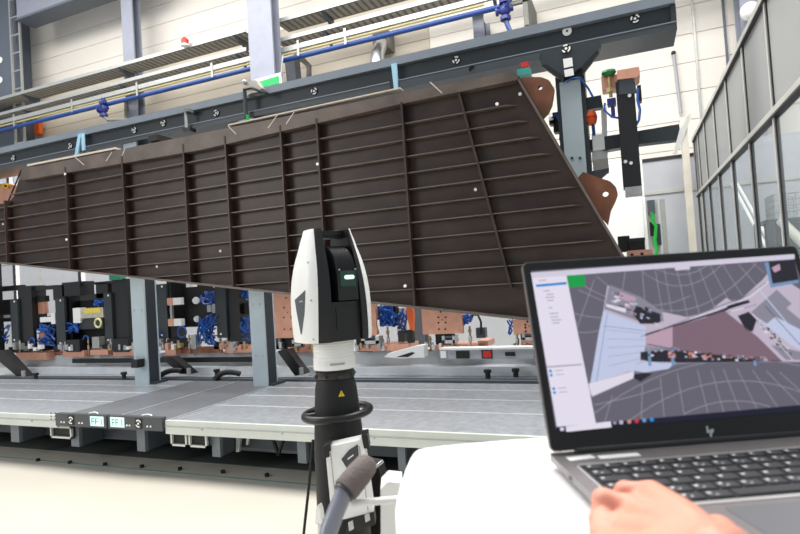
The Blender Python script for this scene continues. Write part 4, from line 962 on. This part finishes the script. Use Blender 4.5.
thing('tracker_stand', 'black tapered column stand with a ring handle under the laser tracker', 'stand',
      [('column', col, [('warning_label', wl), ('warning_symbol', q3)]), ('neck', neck), ('ring_handle', ring), ('spoke', spokes), ('shade_plate', mbk, [('plate_bolt', mbb)])] + feet)
# ------------------------------------------------------------------ controller box hung on the stand
DC = 1.62
fd = V((FWD.x, FWD.y, 0)).normalized()
cq = [P(u, v, D=DC) for u, v in ((325, 447.5), (363.5, 439), (374, 513), (332, 522))]
box_ = MB(M_white).prism(cq, fd*.055)
def cpt(a, b, o=.0): 
    return (cq[0]*(1-a) + cq[1]*a)*(1-b) + (cq[3]*(1-a) + cq[2]*a)*b - fd*o
grv = MB(M_galv)
for a in (.12, .86): grv.prism([cpt(a, .08, .0015), cpt(a + .02, .08, .0015), cpt(a + .02, .95, .0015), cpt(a, .95, .0015)], fd*.0015)
bd = MB(M_panel).prism([cpt(.38, .2, .003), cpt(.6, .1, .003), cpt(.84, .05, .003), cpt(.82, .3, .003), cpt(.64, .52, .003)], fd*.003)
bdm = MB(M_white).prism([cpt(.54, .205, .004), cpt(.7, .165, .004), cpt(.7, .185, .004), cpt(.54, .225, .004)], fd*.001)
clips = [('corner_clip', MB(M_black).prism([cpt(-.05, -.02, .006), cpt(.15, -.05, .006), cpt(.15, .06, .006), cpt(.1, .06, .006), cpt(.1, .13, .006), cpt(-.05, .14, .006)], fd*.06)),
         ('corner_clip', MB(M_black).prism([cpt(.96, -.06, .006), cpt(1.12, -.06, .006), cpt(1.12, .14, .006), cpt(.98, .12, .006)], fd*.06)),
         ('bottom_bar', MB(M_black).prism([cpt(.4, 1.0, .004), cpt(1.0, .98, .004), cpt(1.0, 1.15, .004), cpt(.3, 1.2, .004)], fd*.055)),
         ('latch', MB(M_chrome).prism([cpt(.78, .99, .008), cpt(.9, .97, .008), cpt(.9, 1.07, .008), cpt(.78, 1.09, .008)], fd*.01)),
         ('latch', MB(M_chrome).prism([cpt(.38, 1.04, .008), cpt(.5, 1.02, .008), cpt(.5, 1.14, .008), cpt(.38, 1.16, .008)], fd*.01)),
         ('hanger', MB(M_blackm).prism([cpt(.3, .2, -.055), cpt(.7, .2, -.055), cpt(.7, .8, -.055), cpt(.3, .8, -.055)], fd*.06))]
thing('tracker_controller', 'white controller box with a dark badge hanging on the tracker stand', 'controller', [('case', box_, [('groove', grv), ('badge', bd), ('badge_mark', bdm)])] + clips, bevel=.0015)
wc = MB(M_white).px([(315, 524), (316, 508), (318, 505), (320, 510), (322, 524)], P(318, 515, D=1.66).y, .02)
thing('cable_plug', 'small white pointed plug at the left foot of the controller box', 'plug', [('plug_body', wc), ('plug_cable', MB(M_white).tube([P(319, 524, D=1.66), P(319, 545, D=1.66), V((P(319, 545, D=1.66).x, P(319, 545, D=1.66).y, .01))], .006, n=6))])
pts = [P(318, 372, D=1.7), P(314, 400, D=1.7), P(313, 440, D=1.7), P(309, 485, D=1.7), P(303, 540, D=1.7)]
e = pts[-1]; pts += [V((e.x, e.y, .3)), V((e.x - .05, e.y - .02, .05)), V((e.x - .2, e.y, .006))]
thing('power_cable', 'thin black cable hanging down beside the left of the tracker stand', 'cable', MB(M_blackm).tube(pts[2:], .0045, n=8))

# ================================================================== LAPTOP (pose solved from the screen corners)
dzH = CAMH - 1.6
LBL = V((-.092, .668, 1.419 + dzH)); yaw, tilt = .4355, .2983
la = V((math.cos(yaw), math.sin(yaw), 0)); lb = V((-math.sin(yaw), math.cos(yaw), 0))
lup = (V((0, 0, 1))*math.cos(tilt) + lb*math.sin(tilt)).normalized(); ln = la.cross(lup).normalized()   # ln points to the viewer
if ln.dot(EYE - LBL) < 0: ln = -ln
HN = LBL - lup*.028
ZK = HN.z                                   # keyboard surface
TZ = ZK - .0168                             # table top
def S(u, v, o=0.):                          # point on the screen plane
    d = RCW @ V(((u - CX)/FPX, -(v - CY)/FPX, -1)); t = (LBL - EYE).dot(ln)/d.dot(ln); return EYE + d*t + ln*o
def SL(x, y, o=0.): return LBL + la*x + lup*y + ln*o
def K(x, y, z=0.): return V((HN.x, HN.y, ZK)) + la*x + lb*y + V((0, 0, z))
def rrect(f, x0, y0, x1, y1, r, n=5):
    out = []
    for cx_, cy_, a0 in ((x1-r, y1-r, 0), (x0+r, y1-r, 90), (x0+r, y0+r, 180), (x1-r, y0+r, 270)):
        for i in range(n+1):
            a = math.radians(a0 + 90*i/n); out.append(f(cx_ + r*math.cos(a), cy_ + r*math.sin(a)))
    return out
SW, SH = .344, .1935
lid = MB(M_silver).prism(rrect(lambda x, y: SL(x, y, -.0015), -.0095, -.024, SW + .0095, SH + .0125, .007), -ln*.006)
bez = MB(M_bezel).prism(rrect(lambda x, y: SL(x, y, .0005), -.008, -.024, SW + .008, SH + .011, .006), -ln*.002)
webc = MB(M_blackm).prism([SL(.14, SH + .004, .001), SL(.2, SH + .004, .001), SL(.2, SH + .0085, .001), SL(.14, SH + .0085, .001)], -ln*.0005)
def smat(n, c, e=.93):
    m = mat(n, c, .35, var=.0, emit=e, spec=.2); b = m.node_tree.nodes['Principled BSDF']
    for l in list(m.node_tree.links):
        if l.to_socket == b.inputs['Base Color']: m.node_tree.links.remove(l)
    b.inputs['Base Color'].default_value = (.01, .01, .012, 1); return m
C_bg = smat('screen_slate', (104, 100, 114)); C_side = smat('screen_lilac_white', (232, 226, 242)); C_bar = smat('screen_title', (214, 208, 226)); C_line = smat('screen_gridline', (158, 156, 170))
C_blue = smat('screen_blue', (40, 140, 215)); C_green = smat('screen_green', (20, 160, 75)); C_task = smat('screen_taskbar', (26, 26, 48)); C_wing = smat('screen_mauve', (128, 104, 118)); C_wingd = smat('screen_mauve_dark', (72, 58, 68))
C_pale = smat('screen_pale_blue', (196, 204, 232)); C_white = smat('screen_white', (228, 222, 236)); C_wall = smat('screen_wall', (196, 184, 202)); C_dark = smat('screen_dark', (40, 38, 48)); C_red = smat('screen_red', (215, 50, 60)); C_cop = smat('screen_copper', (206, 140, 124)); C_grey = smat('screen_grey', (140, 138, 154)); C_teal = smat('screen_steel_blue', (120, 150, 190)); C_txt = smat('screen_text_grey', (170, 165, 185)); C_pink = smat('screen_pink', (190, 160, 178))
pic = MB(C_bg); LV = [0]
def sp(pts, m, lv): pic.poly([S(u, v, .0008 + lv*.00007) for u, v in pts], m)
def inv(p):                                 # keep inside the display
    return p
pic.poly([SL(0, 0, .0007), SL(SW, 0, .0007), SL(SW, SH, .0007), SL(0, SH, .0007)], C_bg)
def sline(pts, w, m, lv):
    q = [S(u, v, .0008 + lv*.00007) for u, v in pts]
    for a, b in zip(q[:-1], q[1:]):
        d = (b - a).normalized(); n = ln.cross(d)*w
        pic.poly([a - n, b - n, b + n, a + n], m)
def clipx(u, v): return u
# 3D-view grid: rings and rays of the panorama
def qb(p0, p1, p2, n=14): return [((1-t)**2*p0[0] + 2*t*(1-t)*p1[0] + t*t*p2[0], (1-t)**2*p0[1] + 2*t*(1-t)*p1[1] + t*t*p2[1]) for t in (i/n for i in range(n+1))]
gl = [qb((580, 284), (640, 320), (690, 296)), qb((596, 276), (680, 352), (756, 263)), qb((640, 270), (682, 305), (722, 264)), qb((655, 268.5), (683, 283), (708, 265)),
      qb((592, 415), (690, 340), (800, 366)), qb((630, 420), (712, 360), (800, 392)), qb((684, 414), (726, 392), (770, 407)), qb((594, 405), (630, 398), (660, 388)),
      qb((573, 332), (590, 334), (600, 330)), qb((578, 290), (600, 300), (612, 305)), qb((568, 312), (590, 318), (603, 318))]
gl += [[(594, 280), (576, 330)], [(625, 272), (622, 290)], [(642, 271), (645, 310)], [(655, 270), (662, 312)], [(664, 269), (672, 316)], [(676, 268), (688, 320)], [(687, 267), (700, 318)], [(698, 267), (716, 312)], [(710, 266), (730, 304)], [(722, 264), (742, 296)], [(737, 263), (757, 287)], [(751, 262), (764, 273)]]
gl += [[(612, 396), (604, 424)], [(642, 385), (641, 420)], [(660, 378), (664, 418)], [(677, 373), (684, 416)], [(697, 370), (708, 415)], [(711, 370), (724, 414)], [(723, 369), (740, 413)], [(737, 369), (758, 412)], [(752, 370), (780, 411)], [(766, 371), (800, 406)], [(779, 372), (800, 391)]]
for g in gl: sline(g, .00038, C_line, 1)
# the scanned hall shown on the screen
sp([(607, 286), (640, 298), (662, 312), (690, 318), (720, 316), (740, 300), (762, 280), (770, 270), (800, 290), (800, 362), (782, 362), (700, 362), (655, 366), (634, 378), (592, 397), (588, 392), (600, 330)], C_wall, 2)
sp([(609, 285), (640, 297), (662, 312), (664, 326), (640, 322), (604, 309)], C_grey, 3)
sp([(620, 292), (636, 298), (634, 304), (618, 298)], C_pink, 4); sp([(606, 304), (626, 309), (625, 313), (606, 307)], C_white, 4); sp([(636, 306), (660, 314), (660, 324), (640, 324), (632, 314)], C_dark, 4)
sp([(603, 311), (646, 327), (644, 352), (640, 361), (626, 372), (590, 384), (598, 335)], C_pale, 4); sline([(603, 326), (645, 331)], .0004, C_teal, 5); sline([(607, 313), (596, 382)], .0004, C_teal, 5)
sp([(588, 384), (632, 372), (636, 377), (592, 396)], C_white, 5)
sp([(625, 369), (644, 362), (676, 362), (668, 369), (636, 374)], C_pale, 6); sp([(634, 371), (652, 374), (640, 382), (633, 378)], C_dark, 6)
sp([(640, 352), (670, 350), (740, 358), (760, 362), (660, 363), (640, 360)], C_dark, 6); sp([(645, 346), (790, 362), (800, 362), (700, 363), (660, 366), (642, 360)], C_grey, 5)
for a in (668, 688, 704, 722, 738): sp([(a, 351), (a + 7, 352), (a + 7, 358), (a, 358)], C_cop, 7)
for a in (647, 670, 752): sp([(a, 346), (a + 3, 346), (a + 4, 366), (a + 1, 366)], C_teal, 7)
sp([(645, 335), (735, 304), (726, 298), (700, 318), (660, 322), (645, 329)], C_wall, 4); sline([(645, 335), (724, 310), (749, 302)], .0010, C_dark, 8); sp([(726, 306), (748, 300), (749, 303), (727, 309)], C_dark, 8)
sp([(645, 336), (672, 327), (725, 312), (758, 338), (781, 361), (760, 361), (690, 352), (670, 347), (646, 344)], C_wing, 9)
sp([(645, 336), (672, 327), (672, 347), (646, 344)], C_pink, 10); sline([(646, 344.5), (690, 352), (760, 361), (781, 361)], .0006, C_wingd, 10)
sp([(737, 316), (748, 312), (756, 320), (752, 332), (745, 330)], C_dark, 9); sp([(758, 318), (776, 300), (800, 320), (800, 340), (792, 330)], C_grey, 6)
sp([(750, 313), (776, 290), (791, 304), (766, 324)], C_grey, 8); sline([(757, 288), (800, 340)], .0008, C_pale, 10); sp([(758, 320), (775, 333), (790, 345), (800, 350), (800, 330), (775, 317)], C_pale, 7)
sp([(770, 345), (800, 352), (800, 360), (785, 360)], C_grey, 8)
sp([(765, 262), (794, 260), (798, 280), (772, 284)], C_dark, 3); sp([(764, 263), (768, 262), (772, 284), (798, 280), (798, 283), (770, 288)], C_teal, 4); sp([(771, 268), (779, 264), (780, 270), (774, 273)], C_pink, 4)
sline([(690, 318), (740, 300), (765, 283)], .0005, C_grey, 8); sline([(660, 330), (735, 300)], .0006, C_grey, 8)
rc2 = random.Random(11)
def inside(p, q): return p
for i in range(70):                         # small clutter of the machine hall in the scan
    t = rc2.random(); u = 646 + 120*t; v = 350 + 9*t + rc2.uniform(-3.0 + 1.5*t, 5.5 - 3*t)
    w_, h_ = rc2.uniform(1.2, 4), rc2.uniform(.7, 2.2); sp([(u, v), (u + w_, v + .1), (u + w_, v + h_), (u, v + h_)], rc2.choice((C_dark, C_grey, C_white, C_dark, C_cop, C_pale)), 11)
for i in range(46):
    t = rc2.random(); u = 756 + 34*t; v = 322 + 32*t + rc2.uniform(-4, 3)
    w_, h_ = rc2.uniform(1, 3), rc2.uniform(.8, 3); sp([(u, v), (u + w_, v + .1), (u + w_, v + h_), (u, v + h_)], rc2.choice((C_dark, C_grey, C_white, C_dark, C_wingd)), 8)
for i in range(40):
    u = rc2.uniform(610, 656); v = 291 + (u - 610)*.5 + rc2.uniform(-2, 14)
    w_, h_ = rc2.uniform(1.5, 6), rc2.uniform(.7, 2.2); sp([(u, v), (u + w_, v + 1.2), (u + w_, v + 1.2 + h_), (u, v + h_)], rc2.choice((C_dark, C_grey, C_white, C_pink, C_pale)), 5)
for k in range(9):
    x_ = 640 + k*13; sline([(x_, 337 - k*3.6), (x_ + 12, 333.5 - k*3.6)], .0005, C_white if k % 2 else C_grey, 6)
for k in range(5): sline([(606 + k*.5, 330 + k*9), (644, 334 + k*6)], .00022, C_grey, 6)
sline([(752, 314), (792, 360)], .0005, C_white, 9); sline([(764, 306), (800, 346)], .0004, C_dark, 9); sline([(690, 319), (750, 297), (768, 282)], .0006, C_white, 9)
# window furniture
sp([(530.5, 273), (793.5, 254.5), (794, 259.3), (531.5, 278.5)], C_bar, 12)
sp([(531.5, 278.5), (566, 276), (595.5, 424), (557, 430)], C_side, 12)
sp([(535.5, 285), (566, 282.3), (566.4, 284.8), (536, 287.5)], C_blue, 13)
sp([(566, 276), (583.8, 274.8), (585, 286.5), (568.4, 288)], C_green, 13)
sp([(674, 267.2), (689, 266), (689.5, 269.8), (674.5, 271)], C_bar, 13)
rd = random.Random(4)
for i, (u, v, w_) in enumerate(((538, 280.5, 8), (543, 291, 6), (546, 294.5, 7), (545, 297.5, 9), (547, 300.5, 6), (548, 308, 4), (549, 313.5, 9), (550, 317, 8), (551, 320, 10), (552, 323, 7))):
    sp([(u, v), (u + w_, v - .5), (u + w_, v + .5), (u, v + 1)], C_txt, 14)
sp([(546.3, 366.5), (581, 364), (581.3, 365.5), (546.6, 368)], C_txt, 13)
for i, (u, v) in enumerate(((548.5, 370), (549.3, 374), (551.8, 387.5), (552.6, 391.5))):
    sp([(u, v), (u + 2.6, v - .2), (u + 3, v + 2.6), (u + .4, v + 2.8)], C_blue, 14); sp([(u + 6, v + .6), (u + 14, v), (u + 14, v + .8), (u + 6, v + 1.4)], C_txt, 14)
sp([(555.5, 427), (800, 405), (845, 401), (846, 407), (556, 432)], C_task, 15)
sp([(565, 426.5), (610, 421.5), (611, 427.3), (566, 432)], C_side, 16)
sp([(559.5, 427.7), (563, 427.3), (563.6, 430.6), (560.1, 431)], C_white, 16)
for u, m in ((620.5, C_wall), (628.5, C_cop), (636, C_red), (643.5, C_teal), (651, C_blue)):
    v = 422.4 - (u - 620)*.09; sp([(u + 2.2*math.cos(a), v + 2.2*math.sin(a)) for a in (2*math.pi*i/10 for i in range(10))], m, 17)
sp([(612.5, 422), (615.5, 421.7), (615.8, 424), (612.8, 424.3)], C_txt, 16)
logo = MB(M_chrome)
for pts_ in ([(705.5, 426.3), (707.3, 426.1), (708.6, 433.0), (706.6, 433.2)], [(707.4, 431.0), (711, 429), (711.4, 431), (708.4, 433)], [(708.9, 429.9), (710.8, 428.9), (711.6, 436.6), (709.6, 436.8)], [(710.6, 429.4), (713.2, 428.8), (712.9, 432.6), (710.8, 433.3)]):
    logo.prism([S(u, v, .0012) for u, v in pts_], -ln*.0004)
base = MB(M_silver).prism(rrect(lambda x, y: K(x, y, 0), -.0095, -.2435, SW + .0095, .012, .008), (0, 0, -.0075))
base.prism(rrect(lambda x, y: K(x, y, -.0075), .006, -.228, SW - .006, .0, .01), (0, 0, -.009))
deckr = MB(M_silverlt)
for x0, y0, x1, y1 in ((.004, -.0405, .345, -.0375), (.004, -.1605, .345, -.1545), (.004, -.16, .0065, -.038)): deckr.prism([K(x0, y0, .0009), K(x1, y0, .0009), K(x1, y1, .0009), K(x0, y1, .0009)], (0, 0, -.0008))
well = MB(M_bezel).prism([K(.0065, -.1545, .0006), K(.344, -.1545, .0006), K(.344, -.0405, .0006), K(.0065, -.0405, .0006)], (0, 0, -.001))
keys = []; lg_ = []
rows = [(-.052, .0125, 17), (-.0695, .0155, 15), (-.088, .0155, 14), (-.1065, .0155, 13), (-.125, .0155, 12), (-.1435, .0155, 10)]
rk = random.Random(2)
for ri, (yc, kh, n) in enumerate(rows):
    xL, xR = .009, .342
    if ri == 0: ws = [1]*17
    elif ri == 1: ws = [1]*13 + [1.8, 1]
    elif ri == 2: ws = [1.5] + [1]*12 + [1.4]
    elif ri == 3: ws = [1.8] + [1]*11 + [2]
    elif ri == 4: ws = [2.2] + [1]*10 + [2.4]
    else: ws = [1.2, 1, 1, 1.1, 5, 1.1, 1, 1, 1, 1]
    tot = sum(ws); x = xL
    for k_, w_ in enumerate(ws):
        wv = (xR - xL)*w_/tot
        m = MB(M_key); a0, a1 = x + .0012, x + wv - .0012
        lo = [K(a0, yc - kh/2, .0006), K(a1, yc - kh/2, .0006), K(a1, yc + kh/2, .0006), K(a0, yc + kh/2, .0006)]
        hi = [K(a0 + .0008, yc - kh/2 + .0008, .0024), K(a1 - .0008, yc - kh/2 + .0008, .0024), K(a1 - .0008, yc + kh/2 - .0008, .0024), K(a0 + .0008, yc + kh/2 - .0008, .0024)]
        m.add(lo + hi, [(3,2,1,0), (4,5,6,7), (0,1,5,4), (1,2,6,5), (2,3,7,6), (3,0,4,7)])
        if w_ < 4:
            cx_, cy_ = a0 + .0045, yc + kh*.12; s_ = .0018
            m.poly([K(cx_ - s_, cy_ - s_, .0025), K(cx_ + s_, cy_ - s_, .0025), K(cx_ + s_, cy_ + s_, .0025), K(cx_ - s_, cy_ + s_, .0025)], M_legend)
            if ri in (1, 4, 5): m.poly([K(cx_ + .004, cy_ - .005, .0025), K(cx_ + .0065, cy_ - .005, .0025), K(cx_ + .0065, cy_ - .003, .0025), K(cx_ + .004, cy_ - .003, .0025)], M_legend)
        keys.append(('key', m)); x += wv
pad = MB(M_pad).prism(rrect(lambda x, y: K(x, y, .0005), .085, -.238, .215, -.168, .003), (0, 0, -.0008))
stk = [('sticker', MB(M_white).prism([K(*p, .0004) for p in ((.004, -.024), (.034, -.021), (.0325, -.009), (.003, -.0115))], (0, 0, .0004))), ('sticker', MB(M_white).prism([K(*p, .0004) for p in ((.037, -.026), (.083, -.026), (.083, -.0145), (.037, -.0145))], (0, 0, .0004)))]
hinge = MB(M_black).cyl(K(.02, .004, .001), K(SW - .02, .004, .001), .0055, n=12)
port = MB(M_blackm).prism([K(-.0097, -.058, -.002), K(-.0097, -.066, -.002), K(-.0097, -.066, -.006), K(-.0097, -.058, -.006)], la*.003)
thing('laptop', 'open silver laptop showing a scan of the hall, on the white table', 'laptop',
      [('base', base, [('bright_trim', deckr), ('port', port)] + stk), ('keyboard_well', well, None)] + keys + [('touchpad', pad), ('hinge', hinge), ('lid', lid, [('bezel', bez), ('webcam_bar', webc), ('screen_picture', pic), ('logo', logo, None, 'small slanted letter logo')])])
# ------------------------------------------------------------------ trolley table with grip
e1 = [(395.5, 511), (397.5, 498), (401, 484), (405.5, 470), (410.5, 459), (415, 452), (418.5, 449.6), (425, 448.2), (445, 445.5), (490, 441.5), (550, 437)]
pt = [P(u, v, Z=TZ) for u, v in e1]
bd_ = (pt[-1] - pt[-3]).normalized()
fr_ = V((bd_.y, -bd_.x, 0))
endB = pt[-1] + bd_*.42
out = pt + [endB, endB + bd_*.03 + fr_*.04, endB + bd_*.03 + fr_*.38, endB + fr_*.42, P(430, 640, Z=TZ), P(402, 570, Z=TZ), P(396.5, 530, Z=TZ)]
top = MB(M_table).prism(out, (0, 0, -.022))
cxy = K(.12, -.1); post = MB(M_white).box((cxy.x - .05, cxy.y - .04, .12), (cxy.x + .05, cxy.y + .04, TZ - .022))
ft = MB(M_findk).box((cxy.x - .28, cxy.y - .05, .07), (cxy.x + .28, cxy.y + .05, .12)); ft.box((cxy.x - .05, cxy.y - .28, .07), (cxy.x + .05, cxy.y + .28, .12))
wh = []
for dx_, dy_ in ((-.25, 0), (.25, 0), (0, -.25), (0, .25)): wh.append(('castor', MB(M_blackm).cyl((cxy.x + dx_ - .015, cxy.y + dy_, .036), (cxy.x + dx_ + .015, cxy.y + dy_, .036), .035, n=16)))
D1 = .80
g0, g1 = P(367, 464, D=D1), P(345, 491, D=D1 - .03)
gd = (g0 - g1).normalized()
foam = MB(M_foam).tube([g0 + gd*.009, g0 + gd*.0055, g0, g0*.6 + g1*.4, g1*.95 + g0*.05, g1], [.007, .013, .0165, .0185, .0185, .0172], n=24)
tb = [g1 + gd*.01, g1, P(337, 509, D=.76), P(329, 530, D=.745), P(324, 560, D=.735), P(322, 620, D=.73)]
e = tb[-1]; tb += [V((e.x + .03, e.y + .02, e.z - .18)), V((cxy.x - .1, cxy.y, .3)), V((cxy.x, cxy.y, .25))]
tube_ = MB(M_tube).tube(tb, .0122, n=20)
ring_ = MB(M_beam).tube([g1 + gd*.002, g1 - gd*.004], .0158, n=24)
arm = MB(M_white).tube([P(351, 504, D=.78), P(356, 503.3, D=.78), P(398, 499.3, D=.79), P(440, 496, D=.8)], [.004, .0052, .0052, .0052], n=12)
bpx = [P(u, v, D=.84) for u, v in ((380.5, 489), (388, 481.5), (402, 483), (402, 600), (381.5, 600))]
blk = MB(M_white).prism(bpx, fd*.05)
thing('trolley_table', 'white trolley table with a rounded top and a grey foam-gripped push handle', 'trolley', [('table_top', top), ('column', post), ('base_frame', ft)] + wh + [('push_handle', tube_, [('foam_grip', foam), ('end_ring', ring_)]), ('white_arm', arm), ('bracket_block', blk)])

# ================================================================== HAND
def capsules(chain, n=10):
    """dense spheres along joints with radii -> points for the skin volume"""
    for (a, ra), (b, rb) in zip(chain[:-1], chain[1:]):
        L = (b - a).length; k = max(2, int(L / .0025))
        for i in range(k + 1):
            t = i / k; yield a.lerp(b, t), ra*(1-t) + rb*t
Hd = {}
zmin = ZK + .004
def H(u, v, D, r=.0095):
    p = P(u, v, D=D*.79)
    return p if p.z > ZK + r else P(u, v, Z=ZK + r)
chains = []
W0 = H(722, 562, .500, .024); W1 = H(704, 558, .505, .024)
mc = [H(651, 493, .572), H(632, 509, .555), H(617, 529, .535), H(612, 554, .515)]       # little .. index knuckles
# palm metacarpals
for i, k_ in enumerate(mc):
    chains.append([(W0.lerp(W1, i/3) + V((0, 0, -.004)), .021), (W0.lerp(k_, .5), .0175), (k_ + V((0, 0, -.002)), .0125)])
for i in range(3):
    chains.append([(W0.lerp(W1, .5), .021), ((mc[i] + mc[i+1])*.5*.6 + W0*.4 - V((0, 0, .004)), .0165), ((mc[i] + mc[i+1])*.5 - V((0, 0, .004)), .0115)])
pip = [H(625, 491, .585), H(604, 500, .567), H(602, 522, .548), H(600, 549, .53)]
dip = [H(616, 502, .597), H(601, 513, .583), H(601, 536, .566), H(598, 566, .552)]
tip = [H(624, 514, .600), H(612, 526, .592), H(611, 549, .578), H(608, 580, .565)]
for i in range(4):
    r = (.0085, .0098, .0105, .0102)[i]
    chains.append([(mc[i], r + .0022), (mc[i].lerp(pip[i], .5), r), (pip[i], r + .0006), (pip[i].lerp(dip[i], .5), r - .0008), (dip[i], r - .0008), (tip[i], r - .002)])
# thumb leaves the side of the palm near the wrist
tb0 = H(690, 575, .505); tb1 = H(650, 585, .525); tb2 = H(622, 590, .55); tb3 = H(606, 588, .57)
chains.append([(W1 + V((0, 0, -.008)), .019), (tb0 + V((0, 0, -.006)), .0165), (tb1, .0125), (tb2, .0108), (tb3, .0085)])
# wrist and forearm leaving the frame toward the viewer's right
F1 = H(752, 604, .46); F2 = F1 + (F1 - W0)*1.6 + V((.0, -.03, -.03))
chains.append([(W0.lerp(W1, .4), .0225), (H(726, 554, .492), .0215), (F1, .026), (F2, .036)])
chains.append([(H(719, 533, .505), .0130), (H(738, 562, .48), .018)])
verts = []; faces = []
ico = None
bm = bmesh.new(); bmesh.ops.create_icosphere(bm, subdivisions=2, radius=1.0)
iv = [v.co.copy() for v in bm.verts]; ifc = [[v.index for v in f.verts] for f in bm.faces]; bm.free()
for ch_ in chains:
    for c, r in capsules(ch_):
        o = len(verts); verts += [c + p*r for p in iv]; faces += [[o + k for k in f] for f in ifc]
hm_ = bpy.data.meshes.new('hand_volume'); hm_.from_pydata([tuple(v) for v in verts], [], faces)
ho_ = bpy.data.objects.new('hand_volume', hm_); COL.objects.link(ho_)
rm = ho_.modifiers.new('r', 'REMESH'); rm.mode = 'VOXEL'; rm.voxel_size = .0018
sm = ho_.modifiers.new('s', 'SMOOTH'); sm.factor = .5; sm.iterations = 6
dg = bpy.context.evaluated_depsgraph_get(); dg.update()
me = bpy.data.meshes.new_from_object(ho_.evaluated_get(dg)); bpy.data.objects.remove(ho_)
cxl = W0.copy(); cxl = V((mc[1].x, mc[1].y, min(v.co.z for v in me.vertices)))
for v in me.vertices: v.co -= cxl
for p in me.polygons: p.use_smooth = True
me.materials.clear(); me.materials.append(M_skin); me.name = 'person'
ho = bpy.data.objects.new('person', me); COL.objects.link(ho); ho.location = cxl
setp(ho, "bare right hand of a person, fingers curled over the laptop's front left corner", 'person')

# ================================================================== LIGHT
w = bpy.data.worlds.new('hall'); bpy.context.scene.world = w; w.use_nodes = True
bg = w.node_tree.nodes['Background']; bg.inputs[0].default_value = (.86, .93, 1, 1); bg.inputs[1].default_value = .55
def area(loc, size, power, rot=(0, 0, 0), col=(1, .97, .93), sy=None):
    l = bpy.data.lights.new('hall_light', 'AREA'); l.energy = power; l.size = size; l.color = col
    if sy: l.shape = 'RECTANGLE'; l.size_y = sy
    o = bpy.data.objects.new('hall_light', l); COL.objects.link(o); o.location = loc; o.rotation_euler = rot
area((-4, 3.6, 8), 7, 800, sy=3); area((-11, 4, 9), 6, 600, sy=4); area((1, 4.0, 7.5), 3, 420, sy=3); area((-4, 6.6, 8.5), 12, 260, sy=1.5); area((-7, -2.5, 3.5), 3, 160, rot=(math.radians(62), 0, math.radians(-52)), sy=2.5)
sc = bpy.context.scene
sc.view_settings.view_transform = 'Standard'; sc.view_settings.look = 'None'; sc.view_settings.exposure = 0.0
